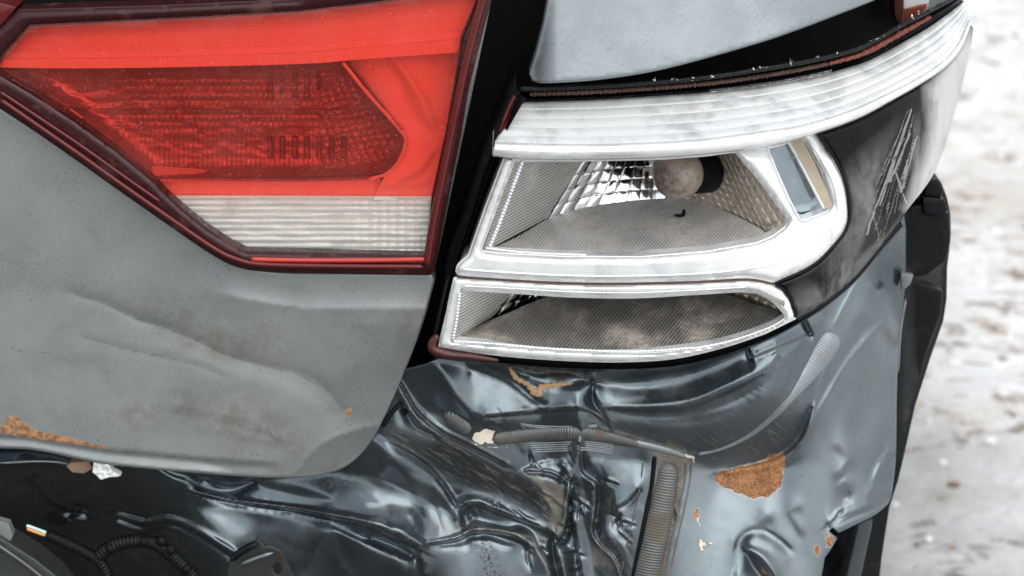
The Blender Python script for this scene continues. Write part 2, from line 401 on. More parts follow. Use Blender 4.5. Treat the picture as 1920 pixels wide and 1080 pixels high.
def fluted(name, angle, freq, dust=0.5, colr=(0.42, 0.43, 0.42), metal=0.75):
    t = NT(name); v = t.coord(); q = t.pq(rot=angle)
    wv = t.node('ShaderNodeTexWave', wave_type='BANDS', bands_direction='X', wave_profile='SIN', i_Scale=freq/ (2*math.pi)*2*math.pi*0.05, i_Distortion=0.0); t.l.new(q, wv.inputs['Vector'])
    f = wv.outputs['Fac']
    d = t.ramp(t.noise(v, 28, 8, 0.66, 0.3), 0.60-dust*0.28, 0.80-dust*0.22, 0.08, 0.92)
    f = t.math('MULTIPLY', f, t.math('SUBTRACT', 1.0, t.math('MULTIPLY', d, .75))); c = t.mix(t.math('MULTIPLY', f, 0.75), colr, tuple(x*0.2 for x in colr))
    c = t.mix(t.math('MULTIPLY', d, 0.8), c, t.mix(t.ramp(t.math('MULTIPLY_ADD', t.noise(v, 300, 5), .5, t.math('MULTIPLY', t.noise(v, 40, 5), .5)), .35, .62), (0.14, 0.115, 0.09), (0.50, 0.445, 0.38)))
    c = t.mix(t.ramp(t.noise(v, 140, 6, 0.7), 0.66, 0.72, 0, 0.8), c, (0.05, 0.04, 0.035))
    return t.P(Base_Color=c, Roughness=t.fmix(d, 0.28, 0.8), Metallic=t.fmix(d, metal, 0.05), Normal=t.bump(t.math('MULTIPLY', f, -1), 0.8, 0.0007))

def chrome(name='mirror_chrome', dust=0.2, tint=(0.85, 0.86, 0.86), dustcol=(0.30, 0.255, 0.205)):
    t = NT(name); v = t.coord()
    d = t.ramp(t.noise(v, 70, 7, 0.68), 0.66-dust*0.35, 0.82-dust*0.3)
    c = t.mix(d, tint, t.mix(t.noise(v, 350, 4), tuple(x*0.6 for x in dustcol), dustcol))
    return t.P(Base_Color=c, Roughness=t.fmix(d, 0.09, 0.75), Metallic=t.fmix(d, 1.0, 0.1), Normal=t.bump(t.noise(v, 260, 3), 0.12, 0.0006))

def lens(name, tint, dustc, dust=0.1, streaks=True):
    t = NT(name); v = t.coord()
    tr = t.node('ShaderNodeBsdfTransparent', i_Color=tint).outputs[0]
    gl = t.node('ShaderNodeBsdfGlossy', i_Color=(0.9, 0.9, 0.9), i_Roughness=0.06).outputs[0]
    lw = t.node('ShaderNodeFresnel', i_IOR=1.5).outputs[0]
    m = t.node('ShaderNodeMixShader'); t.l.new(t.math('MULTIPLY', lw, 0.7), m.inputs[0]); t.l.new(tr, m.inputs[1]); t.l.new(gl, m.inputs[2])
    df = t.node('ShaderNodeBsdfDiffuse', i_Color=dustc).outputs[0]
    dn = t.math('ADD', t.ramp(t.noise(v, 650, 4, 0.75), 0.62, 0.70, 0.0, 0.55), t.ramp(t.noise(v, 24, 6, 0.6), 0.35, 0.75, dust*0.2, dust))
    m2 = t.node('ShaderNodeMixShader'); t.l.new(dn, m2.inputs[0]); t.l.new(m.outputs[0], m2.inputs[1]); t.l.new(df, m2.inputs[2])
    t.l.new(m2.outputs[0], t.out.inputs['Surface']); t.n.remove(t.b)
    return t.m

def trim_black():
    t = NT('gloss_black_trim'); v = t.coord(); ms = t.sep(t.attr('mask'))
    cl = t.math('MULTIPLY', ms[0], t.ramp(t.noise(t.coord(scale=(1, 1, 0.6)), 26, 9, 0.66, 0.7), 0.34, 0.60))
    sc = t.math('MULTIPLY', t.ramp(ms[1], .25, .6), t.ramp(t.noise(v, 120, 5, 0.7), 0.30, 0.50))
    b = t.mix(cl, (0.004, 0.005, 0.006), t.mix(t.noise(v, 120, 6, 0.7), (0.05, 0.052, 0.052), (0.29, 0.295, 0.285)))
    b = t.mix(t.math('MULTIPLY', sc, 0.75), b, (0.30, 0.30, 0.29))
    fl = t.math('MULTIPLY', ms[2], t.ramp(t.noise(t.coord(scale=(1, 1, 0.5)), 30, 6, 0.6), 0.30, 0.55, .45, .95)); b = t.mix(fl, b, (0.50, 0.51, 0.50)); cl = t.math('MAXIMUM', cl, fl)  # pale area: snow reflection painted into the colour, together with dust
    t.b.inputs['Specular IOR Level'].default_value = .16
    return t.P(Base_Color=b, Roughness=t.fmix(t.math('MAXIMUM', cl, sc), 0.07, 0.5), Coat_Weight=0.0, Coat_Roughness=0.03)

def snow_ground():
    t = NT('trodden_snow_and_dark_ground'); v = t.coord()
    n1 = t.noise(v, 1.3, 8, 0.62, 0.5); n2 = t.noise(v, 9, 8, 0.68, 0.6); n3 = t.noise(v, 45, 6, 0.7)
    b = t.mix(t.ramp(t.noise(v, 5, 9, .62, .5), 0.47, 0.68), (0.90, 0.905, 0.90), (0.76, 0.725, 0.66))
    b = t.mix(t.ramp(t.math('MULTIPLY_ADD', n1, 0.75, t.math('MULTIPLY', n3, 0.3)), 0.52, 0.66, 0, 0.6), b, (0.58, 0.52, 0.44))
    b = t.mix(t.ramp(t.math('MULTIPLY_ADD', n2, 0.6, t.math('MULTIPLY', n3, 0.4)), 0.56, 0.62, 0, 0.8), b, (0.26, 0.175, 0.115))
    sy = t.node('ShaderNodeSeparateXYZ'); t.l.new(v, sy.inputs[0]); gate = t.math('MULTIPLY', t.ramp(n1, .36, .56), t.ramp(sy.outputs[1], 1.6, 4.2, 1, .1)); t_lo = t.fmix(gate, .62, .545); t_hi = t.fmix(gate, .70, .64)
    sp = t.noise(t.coord(scale=(1, 1.6, 1)), 13, 9, .68, 1.1); b = t.mix(t.ramp(t.math('MULTIPLY_ADD', sp, .75, t.math('MULTIPLY', n2, .35)), t_lo, t_hi, 0, .85), b, t.mix(n3, (.12, .075, .045), (.42, .30, .21)))
    # added dark ground, mostly out of view, so the panels reflect dark
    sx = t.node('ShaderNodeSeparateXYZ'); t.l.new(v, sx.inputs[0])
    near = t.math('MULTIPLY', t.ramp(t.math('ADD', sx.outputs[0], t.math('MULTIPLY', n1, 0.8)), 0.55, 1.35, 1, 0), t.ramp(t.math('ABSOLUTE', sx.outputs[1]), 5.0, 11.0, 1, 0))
    dark_ground = t.math('MULTIPLY', near, t.ramp(n2, 0.25, 0.5, 0.75, 1.0))
    b = t.mix(dark_ground, b, t.mix(n3, (0.018, 0.016, 0.014), (0.055, 0.048, 0.042)))
    h = t.math('ADD', t.math('MULTIPLY', n2, 1.0), t.math('MULTIPLY', n3, 0.4))
    return t.P(Base_Color=b, Roughness=0.8, Normal=t.bump(h, 0.9, 0.03))

M = {}
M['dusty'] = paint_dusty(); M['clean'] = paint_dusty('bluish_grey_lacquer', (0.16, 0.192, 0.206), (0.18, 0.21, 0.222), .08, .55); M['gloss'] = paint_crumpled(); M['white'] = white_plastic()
M['void'] = simple('unlit_black_plastic', (0.004, 0.0045, 0.005), 0.5, bump=0.1, spec=.12)
M['rubber'] = simple('black_moulded_plastic', (0.004, 0.005, 0.006), 0.40, spec=.18, bump=0.2, dirt=0.12, dirtcol=(0.06, 0.05, 0.042))
M['rim'] = simple('dark_red_lamp_rim', (0.035, 0.009, 0.010), 0.25, coat=0.0, spec=.3, dirt=0.25, dirtcol=(0.12, 0.06, 0.05))
M['ridge'] = simple('smoked_red_plastic', (0.10, 0.012, 0.012), 0.22, coat=0.0, spec=.35)
M['red'] = lens('red_lens', (1.0, 0.27, 0.22), (0.85, 0.27, 0.24), 0.08)
M['clear'] = lens('clear_lens', (0.95, 0.95, 0.94), (0.6, 0.57, 0.52), 0.10)
M['satin'] = simple('satin_white_reflector', (0.96, 0.96, 0.95), 0.3, metal=0.0, bump=0.05, var=0.03)
M['greyrefl'] = simple('dusty_grey_reflector', (0.42, 0.41, 0.41), 0.3, metal=0.5)
M['chrome'] = chrome(); M['chromedusty'] = simple('dust_covered_reflector', (0.50, 0.44, 0.37), 0.32, metal=.45, var=.3, dirt=.3, dirtcol=(.22, .17, .13))
M['prism'] = simple('pale_prism_plastic', (0.82, 0.80, 0.74), 0.2, metal=0.1, coat=.5, var=.15, dirt=.18, dirtcol=(.42,.37,.30))
M['flute_wall'] = fluted('fluted_wall', math.radians(118), 1.3, 0.30, (.72,.72,.70), .45)
M['flute_floor'] = fluted('fluted_floor', math.radians(140), 1.3, 0.75, (.78,.77,.75), .4)
M['flute_low'] = fluted('fluted_dark_floor', math.radians(140), 1.15, 0.6, (0.32, 0.305, 0.28), .5)
M['bulb'] = simple('dust_coated_bulb', (0.27, 0.22, 0.175), 0.4, bump=0.4, bs=300, var=0.35, coat=0.35, dirt=0.55, dirtcol=(0.09, 0.065, 0.05))
M['trim'] = trim_black()
M['glue'] = simple('brown_glue_residue', (0.11, 0.06, 0.045), 0.7, bump=0.8, bs=900, var=0.6)
M['redglue'] = simple('dark_red_sealant', (0.055, 0.010, 0.008), 0.4, bump=0.5, bs=300, var=0.4)
M['bead'] = simple('grey_seam_sealer', (0.10, 0.105, 0.105), 0.28, metal=0.5, dirt=0.6, dirtcol=(0.13, 0.115, 0.09), var=0.3)
M['beadlight'] = simple('pale_seam_sealer', (0.20, 0.225, 0.235), 0.3, metal=0.4, dirt=0.2, var=0.2)
M['foam'] = simple('white_foam', (0.62, 0.64, 0.62), 0.9, bump=0.6, bs=250)
M['orange'] = simple('orange_wire_sleeve', (0.65, 0.30, 0.06), 0.35)
M['pale'] = simple('pale_blue_wire_sleeve', (0.45, 0.58, 0.60), 0.35)
M['steel'] = simple('dull_grey_steel', (0.22, 0.235, 0.24), 0.4, metal=0.7, dirt=0.35)
M['darksteel'] = simple('grimy_dark_steel', (0.06, 0.065, 0.065), 0.5, metal=0.5, dirt=0.4, dirtcol=(.04,.035,.03))
M['tan'] = simple('tan_body_filler', (0.42, 0.26, 0.14), 0.85, bump=0.7, bs=500, var=0.4)
M['amber'] = simple('rusty_orange_plastic', (0.17, 0.04, 0.022), 0.35, var=0.5)

# ------------------------------------------------------------------ ground
g = 400
gm = bpy.data.meshes.new('ground'); gm.from_pydata([(-g, -g, 0), (g, -g, 0), (g, g, 0), (-g, g, 0)], [], [(0, 1, 2, 3)])
gm.materials.append(snow_ground()); ground = bpy.data.objects.new('ground', gm); col.objects.link(ground); ground['kind'] = 'structure'

# ------------------------------------------------------------------ the car
car = bpy.data.objects.new('damaged_car', None); col.objects.link(car); car.location = (0, 0.9, 0)
car['label'] = 'grey car with crushed rear corner and smashed outer tail lamp'; car['category'] = 'car'

def D(v): return lambda px, py: np.full(np.shape(px), float(v))
def zero4(px): return np.zeros((len(px), 4))+np.array([0, 0, 0, 1.0])
def cover(px, py, poly, soft=6.0):              # 1 deep inside, 0.5 on the line, 0 outside
    sd = pdist(px, py, poly)*np.where(inside(px, py, poly), 1, -1)
    return np.clip(0.5+sd/(2*soft), 0, 1)
def line(px, py, pts, wd):
    return np.clip(1-pdist(px, py, np.array(pts, float), False)/wd, 0, 1)

# --- trunk lid
tf = Field(-330, 900, 180, 920, 4.0, 0.06)
tf.poly([(-330, 560), (200, 580), (480, 690), (620, 760), (660, 900), (-330, 900)], 0.10, 60)
tf.stroke([(200, 570), (307, 612), (417, 663), (500, 684), (560, 700), (610, 732), (640, 775)], [5, 8, 10, 10, 8, 7, 5], -0.10, 0.6)
tf.stroke([(300, 640), (417, 685), (520, 712), (590, 750), (625, 790)], 14, 0.22, 0.6)
tf.stroke([(157, 632), (233, 653), (300, 668), (367, 683), (417, 703)], 5, -0.05, 0.6)
tf.stroke([(-330, 822), (0, 817), (100, 829), (200, 845), (280, 852), (400, 864), (520, 872)], 3.5, -0.9, 0.9)
tf.poly([(-330, 828), (0, 824), (100, 834), (200, 850), (300, 862), (400, 872), (400, 920), (-330, 920)], 0.35, 7)
tf.poly([(560, 905), (520, 870), (580, 840), (650, 800), (700, 770), (740, 800), (700, 905)], -0.22, 30)
tf.fold([(143, 553), (200, 570), (253, 597), (307, 612), (367, 637), (417, 663), (483, 682), (540, 694), (580, 708), (612, 732), (640, 765)], 13, -.15, .25)
tf.fold([(157, 632), (233, 653), (300, 668), (367, 683), (417, 703)], 7, 0.0, .2); tf.fold([(440, 556), (560, 576), (700, 580), (790, 577)], 20, .35, 0.0)
tf.fold([(560, 880), (600, 835), (650, 812), (700, 800)], 22, .25, -.6); tf.fold([(330, 760), (400, 775), (470, 790), (530, 825)], 8, .18, 0); tf.fold([(380, 800), (440, 812), (500, 826)], 7, .15, 0)
tf.solve(0.3)
lid_outer = smooth([(-330, 10), (-120, 120), (0, 206), (100, 268), (200, 338), (300, 410), (380, 462), (440, 497), (520, 514), (640, 516)], 5).tolist()+[[808, 518]]+smooth([(811, 524), (790, 600), (760, 680), (728, 755), (700, 812), (672, 850), (635, 876), (580, 889), (500, 891), (400, 885), (285, 875), (200, 866), (155, 858), (78, 842), (0, 836), (-330, 832)], 5).tolist()
def lid_depth(px, py): 
    tuck = sstep((px-520)/250)*0.022*sstep((py-600)/270)
    return tf.at(px, py)*-1.1+0.004+tuck
rust_lid = [(-330, 812), (-200, 800), (-100, 806), (0, 800), (14, 782), (27, 774), (42, 788), (60, 802), (110, 812), (160, 826), (215, 838), (262, 850), (200, 844), (150, 839), (90, 829), (0, 815), (-330, 820)]
def lid_mask(px, py):
    m = zero4(px)
    m[:, 0] = np.maximum(.74*cover(px, py, rust_lid, 8), 0.56*cover(px, py, [(640, 772), (655, 745), (668, 765), (660, 792), (642, 798)], 9))
    m[:, 0] = np.maximum(m[:, 0], 0.6*line(px, py, [(622, 850), (632, 862), (636, 875)], 6))
    m[:, 1] = np.maximum.reduce([0.8*cover(px, py, [(330, 740), (440, 745), (520, 790), (560, 840), (440, 830), (380, 790)], 40),
                                 0.5*cover(px, py, [(150, 560), (400, 560), (560, 660), (480, 690), (300, 620)], 40),
                                 0.6*cover(px, py, [(740, 580), (790, 560), (780, 620), (750, 640)], 16), 0.5*cover(px, py, [(220, 745), (310, 750), (300, 800), (230, 800)], 25)])
    cr = [line(px, py, p, 8) for p in ([(143, 553), (200, 570), (253, 597), (307, 612), (367, 637), (417, 663), (483, 682)], [(483, 682), (520, 692), (560, 702), (600, 724)],
          [(157, 632), (233, 653), (300, 668), (367, 683), (417, 703)], [(0, 817), (100, 829), (200, 845), (280, 852), (400, 864)], [(300, 770), (345, 775), (420, 790), (500, 812), (530, 826)], [(0, 647), (33, 657), (97, 663)], [(500, 800), (520, 828)])]
    m[:, 2] = np.maximum.reduce(cr)*0.6
    return {'mask': m}
lid = plate('trunk_lid', lid_outer, [], lid_depth, M['dusty'], car, step=4, rim=0.012, edge=5, mask=lid_mask)

# --- inner tail lamp (red)
rim_outer = smooth([(-330, 12), (-120, 118), (0, 200), (75, 250), (150, 302), (220, 352), (320, 422), (400, 476), (445, 498), (500, 507), (640, 511)], 5).tolist()+[[803, 513], [813, 505], [816, 490]]+smooth([(822, 455), (840, 360), (862, 250), (880, 150), (922, -40), (940, -140)], 4).tolist()+[[-330, -140]]
lens_hole = [(-330, 20), (-60, 85), (8, 122), (60, 158), (140, 212), (220, 272), (290, 330), (312, 352), (345, 392), (390, 428), (430, 452), (462, 470), (798, 480), (803, 470), (812, 368), (838, 250), (858, 130), (866, 72), (888, 20), (906, -30), (906, -60), (560, 18), (280, 34), (55, 46), (20, 95), (2, 112), (-40, 60), (-330, -40)]
lens_hole = [(4, 104), (55, 47), (280, 36), (560, 21), (700, 4), (905, -22), (866, 72), (858, 130), (838, 250), (812, 368), (803, 470), (798, 480), (462, 472), (430, 456), (390, 430), (345, 394), (306, 358), (290, 340), (220, 282), (140, 224), (60, 172), (-10, 132)]
rim_outer = [(-60, 165)]+[p for p in rim_outer if p[0] > -60 or False][:-1]
rim_outer = [(-60, 158)]+smooth([(0, 200), (75, 250), (150, 302), (220, 352), (320, 422), (400, 476), (445, 498), (500, 507), (640, 511)], 5).tolist()+[[803, 513], [813, 505], [816, 490]]+smooth([(822, 455), (840, 360), (862, 250), (880, 150), (922, -10), (945, -90)], 4).tolist()+[[560, -60], [560, 0], [300, 12], [34, 20], [0, 52], [-60, 110]]
inner = plate('inner_tail_lamp', rim_outer, [lens_hole], D(-0.004), M['rim'], car, step=5, rim=0.03, edge=3, hole_rim=0.006, dome=(14, 0.004))
inner['label'] = 'red inner tail lamp with intact lens'
def curve(pts, n, y): 
    a = resample(smooth(pts, 6), n); return P(a[:, 0], a[:, 1], y if np.isscalar(y) else np.interp(np.linspace(0, 1, n), np.linspace(0, 1, len(y)), y))
# raised mouldings that run round the rim
for pts, r in (([(0, 186), (75, 238), (150, 290), (220, 340), (320, 410), (402, 466), (450, 488), (500, 496), (640, 499), (795, 500)], 0.0017), ([(0, 172), (75, 222), (150, 272), (220, 322), (300, 378)], 0.0012)):
    a = smooth(pts, 6); tube('rim_moulding', P(a[:, 0], a[:, 1], -0.0105), r, M['ridge'], inner, seg=8, rings=120)
a = smooth([(800, 498), (812, 420), (832, 320), (856, 200), (880, 90), (915, -40)], 6); tube('rim_moulding', P(a[:, 0], a[:, 1], -0.009), 0.0028, M['ridge'], inner, seg=8, rings=90)
M['bright_red'] = simple('bright_red_plastic', (0.42, 0.035, 0.025), 0.2)
a = smooth([(470, 486), (560, 488), (700, 488), (800, 486)], 5); tube('rim_moulding', P(a[:, 0], a[:, 1], -0.0085), 0.0017, M['bright_red'], inner, seg=8, rings=80)
# upper reflector band with long ribs, turned up to the sky
bt = [(-20, 112), (55, 44), (280, 33), (560, 17), (700, 2), (910, -26)]; bb = [(-20, 126), (100, 128), (270, 127), (560, 120), (680, 111), (862, 98)]
n = 90; A = resample(smooth([(-20, 60), (55, 44), (280, 33), (560, 17), (700, 2), (910, -26)], 6), n); B = resample(smooth(bb, 6), n)
rows = []; prof = [(0, .030), (.16, .0255), (.17, .0260), (.33, .0210), (.34, .0216), (.5, .0162), (.51, .0168), (.66, .0112), (.67, .0118), (.78, .008), (.80, .005), (1.0, .0030)]
for t_, dd in prof: q = A*(1-t_)+B*t_; rows.append(P(q[:, 0], q[:, 1], dd*0.45+0.001))
rows.append(rows[-1]+np.array([0, .03, 0.004]))
loft('ribbed_reflector_band', rows, M['satin'], inner, sharp=25)
# slanted bright strip along the lower left edge
A = resample(smooth([(-20, 118), (8, 122), (60, 155), (140, 208), (220, 270), (290, 328), (306, 345)], 5), 40); B = A+np.array([[-14, 22]])
loft('edge_strip', [P(A[:, 0], A[:, 1], 0.012), P(B[:, 0], B[:, 1], -0.002), P(B[:, 0]-8, B[:, 1]+14, -0.002)], M['satin'], inner)
# faceted bowl
rec = [(-10, 118), (270, 120), (560, 114), (646, 108), (700, 175), (752, 245), (758, 268), (745, 300), (722, 322), (690, 326), (560, 330), (290, 332), (220, 272), (140, 212), (60, 158), (0, 122)]
def bowl_depth(px, py):
    d = 0.03+0*px
    dr = pdist(px, py, rec); d = 0.006+0.022*(1-np.exp(-dr/10))
    # rows of flutes and cushions
    fl = 0.0010*np.abs(np.sin((px+0.5*py)*math.pi/11))*np.abs(np.sin(py*math.pi/13.5))**.5*((py > 150) & (py < 240))*np.clip((px-180)/120, 0, 1)+.0004*np.abs(np.sin(px*math.pi/9))*(py >= 240)
    fl2 = 0.0030*np.abs(np.sin((px)*math.pi/24))*(((py > 135) & (py < 195)) | ((py > 255) & (py < 298)))*(px > 480)*(px < 640)
    cu = 0.0016*np.abs(np.sin((px-0.4*py)*math.pi/15)*np.sin((py+0.15*px)*math.pi/12))*(px+0.0*py > 600)
    sl = np.clip(np.cos((px-484)*2*math.pi/23)*1.6-.3, 0, 1)*.0035*(((py > 138) & (py < 165+22*np.abs(np.sin(px/19)))) | ((py > 256) & (py < 297)))*(px > 492)*(px < 600+50*(py > 220))
    return d-fl-cu*(px > 600)+sl+0.004*((py > 205) & (py < 222))+.0012*fbm(px/30, py/12, 4, 3)
plate('faceted_reflector', rec, [], bowl_depth, M['greyrefl'], inner, step=2.3, rim=0.004, edge=1)
# outline moulding of the bowl, shelf below it, field to its right
a = smooth([(642, 116), (690, 176), (752, 246), (760, 268), (748, 302), (724, 326), (690, 336)], 6); tube('bowl_moulding', P(a[:, 0], a[:, 1], 0.006), 0.0013, M['satin'], inner, seg=8, rings=80)
A = resample(smooth([(268, 308), (400, 316), (560, 320), (700, 316)], 5), 50); B = resample(smooth([(290, 342), (400, 343), (560, 343), (715, 340)], 5), 50); Cc = resample(smooth([(300, 372), (400, 371), (560, 370), (812, 370)], 5), 50)
loft('lower_shelf', [P(A[:, 0], A[:, 1], 0.028), P(A[:, 0], A[:, 1]+2, 0.022), P(B[:, 0], B[:, 1]-2, 0.005), P(B[:, 0], B[:, 1]+3, 0.012), P(Cc[:, 0], Cc[:, 1]-16, 0.008), P(Cc[:, 0], Cc[:, 1], 0.004)], M['satin'], inner, sharp=30)
fr = Field(620, 900, 60, 400, 3, 0.25)
fr.stroke([(735, 120), (765, 160), (790, 210), (812, 245)], [6, 14, 16, 5], -0.9); fr.stroke([(760, 128), (795, 180), (818, 235), (825, 270)], [5, 8, 8, 4], 0.7)
fr.stroke([(812, 285), (795, 320), (745, 345)], [5, 8, 4], -0.8); fr.stroke([(720, 350), (770, 352), (800, 344)], 3, -0.8); fr.stroke([(800, 330), (825, 290), (838, 240)], 6, 0.5); fr.solve(0.3)
plate('swept_reflector', [(644, 100), (872, 88), (858, 150), (838, 250), (812, 374), (700, 374), (724, 326), (752, 300), (764, 268), (756, 242), (700, 175)], [], lambda px, py: 0.014-fr.at(px, py), M['satin'], inner, step=3.5, rim=0.003, edge=1)
# clear prism block under the red field: horizontal flutes, cushions to the right
cx0 = [(308, 364), (812, 366), (803, 476), (462, 472), (430, 455), (390, 430), (345, 394)]
def prism_depth(px, py):
    fl = np.abs(np.sin((py-364)*math.pi/11.5)); cu = np.abs(np.sin((px-10)*math.pi/17))*np.clip((px-640)/80, 0, 1)
    return 0.006-0.0011*fl-0.0006*cu+0.0035*fbm(px/60, py/14, 5, 2)*0.4
plate('prism_block', cx0, [], prism_depth, M['prism'], inner, step=2.6, rim=0.004, edge=1)
plate('clear_lens', cx0, [], D(-0.0035), M['clear'], inner, step=12, rim=0.001, edge=1)
rl = [(0, 108), (55, 47), (280, 36), (560, 21), (700, 4), (905, -24), (866, 72), (858, 130), (838, 250), (812, 367), (308, 365), (290, 342), (220, 284), (140, 226), (60, 172), (-14, 130)]
plate('red_lens', rl, [], lambda px, py: -0.005-0.002*np.sin(np.clip((py+20)/390, 0, 1)*math.pi), M['red'], inner, step=12, rim=0.001, edge=1)
# dark tray closing the lamp behind
plate('lamp_tray', [(-60, -20), (925, -20), (815, 505), (440, 495), (-60, 160)], [], D(0.062), M['greyrefl'], inner, step=60, rim=0.002, edge=1)
# neighbouring lamp of the trunk lid, beyond the joint
nb = plate('centre_lamp', [(-330, -60), (-60, -20), (0, 8), (28, 14), (0, 46), (-60, 100), (-330, -20)], [], D(-0.006), M['ridge'], car, step=14, rim=0.03, edge=3)
# black strip over the lamps and the lid above it
plate('trunk_seal', [(-330, -70), (620, -110), (960, -160), (930, -30), (560, -1), (300, 9), (30, 14), (-330, 0)], [], D(0.012), M['void'], car, step=30, rim=0.02, edge=3)

# --- dark inner body behind everything
plate('inner_body', [(-330, -220), (1688, -220), (1688, 60), (1640, 330), (1560, 620), (1400, 700), (1000, 760), (-330, 820)], [], lambda px, py: 0.115+wrap(px)*0.9, M['void'], car, step=40, rim=0.01, edge=3)

# --- upper quarter panel
qp = [(1036, -220), (1033, -20), (1022, 45), (1006, 108), (996, 138), (1000, 149), (1012, 152)]+smooth([(1030, 152), (1120, 146), (1240, 127), (1400, 84), (1480, 58), (1560, 28), (1650, -8), (1720, -45)], 4).tolist()+[[1720, -220]]
def qp_depth(px, py): 
    e = np.clip(1-(px-1000)/45, 0, 1)
    return -0.008+(155-py)*0.00016+0.010*e*e+wrap(px)*0.8+0.0006*fbm(px/90, py/60, 3)
def qp_mask(px, py): m = zero4(px); m[:, 1] = 0.15; return {'mask': m}
plate('quarter_panel', qp, [], qp_depth, M['clean'], car, step=8, rim=0.012, edge=4, mask=qp_mask)

# --- outer tail lamp
LB = -0.022                                       # how far the lamp stands proud
hin = smooth([(985, 185), (942, 262), (915, 330), (893, 400), (862, 490), (850, 530), (820, 652)], 5).tolist()+smooth([(830, 655), (918, 668), (1037, 678), (1155, 682), (1262, 677), (1356, 655), (1434, 629), (1494, 600), (1544, 568), (1600, 521), (1644, 469), (1688, 419)], 5).tolist()
hout = smooth([(968, 166), (934, 250), (905, 320), (882, 395), (852, 488), (836, 530), (806, 662)], 5).tolist()+smooth([(816, 672), (918, 684), (1037, 694), (1155, 697), (1262, 691), (1356, 670), (1434, 641), (1496, 609), (1548, 576), (1605, 528), (1650, 474), (1694, 424)], 5).tolist()
hin = np.array(hin); hout = np.array(hout); mid = hin*.45+hout*.55; wr = wrap(hin[:, 0])
h_rows = [P(hin[:, 0], hin[:, 1], LB+.006+wr), P(mid[:, 0], mid[:, 1], LB+.010+wr), P(mid[:, 0]*.7+hout[:, 0]*.3, mid[:, 1]*.7+hout[:, 1]*.3, LB+.006+wr), P(hout[:, 0], hout[:, 1], LB+.012+wr)]
h_rows.append(h_rows[-1]+np.array([0, 0.09, 0]))
outer = loft('outer_tail_lamp', h_rows, M['rubber'], car)
outer['label'] = 'smashed outer tail lamp without its lens'
# ribbed band
n = 220
T = resample(smooth([(982, 190), (1100, 187), (1200, 181), (1350, 170), (1450, 157), (1533, 141), (1607, 121), (1647, 104), (1693, 79), (1733, 56), (1773, 29), (1808, 2)], 6), n)
Bn = resample(smooth([(929, 268), (1070, 272), (1209, 269), (1320, 262), (1422, 248), (1505, 235), (1589, 210), (1673, 172), (1730, 142), (1773, 112), (1800, 78), (1817, 38)], 6), n)
Lp = resample(smooth([(924, 293), (1014, 300), (1153, 299), (1237, 296), (1320, 290), (1436, 276), (1520, 254), (1607, 224), (1673, 189), (1730, 156), (1775, 124), (1803, 90), (1821, 46)], 6), n)
prof = [(0, .016)]
for k in range(5):
    t0 = k/5; prof += [(t0+.02, .016-.044*t0-.0015), (t0+.175, .016-.044*(t0+.175)-.0007), (t0+.196, .016-.044*(t0+.196)+.0010)]
rows = []
for t_, dd in prof: q = T*(1-t_)+Bn*t_; rows.append(P(q[:, 0], q[:, 1], dd+wrap(q[:, 0])))
rows.append(P(Bn[:, 0], Bn[:, 1], -.0305+wrap(Bn[:, 0])))
for t_, dd in ((.15, -.034), (.5, -.0355), (.85, -.0335), (1, -.030)): q = Bn*(1-t_)+Lp*t_; rows.append(P(q[:, 0], q[:, 1], dd+wrap(q[:, 0])))
rows.append(rows[-1]+np.array([0, .045, .002]))
rows = [rows[0]+np.array([0, .02, -.004])]+rows
# left end turned in
rows2 = []
for r_ in rows: rows2.append(np.concatenate([[r_[0]+np.array([0.004, .03, 0])], [r_[0]+np.array([-.0003, .003, 0])], r_]))
loft('ribbed_bezel_band', rows2, M['white'], outer, sharp=65)
# main frame and lower frame
cav1 = [(964, 302), (1100, 301), (1237, 298), (1320, 292), (1372, 285), (1380, 286), (1428, 343), (1461, 388), (1476, 408), (1478, 415), (1472, 426), (1450, 443), (1419, 456), (1325, 472), (1200, 482), (1052, 481), (933, 475), (904, 471), (903, 466)]
win = [(1440, 278), (1500, 262), (1508, 264), (1516, 276), (1542, 325), (1559, 380), (1558, 390), (1550, 397), (1508, 414), (1499, 411), (1478, 370), (1455, 318)]
fo = [(946, 296), (912, 385), (880, 476)]+smooth([(878, 480), (862, 494), (856, 506), (859, 513), (875, 516)], 3).tolist()+smooth([(918, 519), (1037, 526), (1155, 528), (1300, 525), (1400, 520), (1448, 528)], 4).tolist()+smooth([(1456, 528), (1497, 510), (1531, 490), (1559, 462), (1581, 432), (1590, 398), (1582, 342), (1560, 296), (1536, 252)], 5).tolist()+smooth([(1520, 247), (1436, 266), (1320, 280), (1237, 286), (1100, 291), (1014, 291)], 4).tolist()
def fr_depth(px, py):
    u = np.clip((px-1380)/120, 0, 1)
    top = np.clip((505-py)/30, 0, 1)*np.clip((py-440)/30, 0, 1)
    return LB+.004+wrap(px)+.004*u*np.clip((480-py)/200, 0, 1)+.006*np.clip((300-py)/20, 0, 1)
frame = plate('main_bezel', fo, [cav1, win], fr_depth, M['white'], outer, step=4, rim=0.02, edge=2, hole_rim=0.010, dome=(15, 0.0065))
lo_out = smooth([(852, 521), (918, 525), (1037, 532), (1155, 534), (1300, 531), (1400, 526), (1450, 534)], 4).tolist()+smooth([(1466, 542), (1481, 562), (1491, 588), (1491, 597)], 3).tolist()+smooth([(1434, 625), (1356, 651), (1262, 672), (1155, 678), (1037, 674), (918, 664), (823, 649)], 4).tolist()
cav2 = smooth([(866, 544), (963, 549), (1067, 556), (1185, 558), (1294, 552), (1387, 546)], 4).tolist()+smooth([(1419, 549), (1444, 562), (1464, 580), (1472, 592), (1467, 601), (1434, 618), (1356, 643), (1262, 658), (1185, 662), (1037, 656), (918, 646), (848, 640)], 4).tolist()
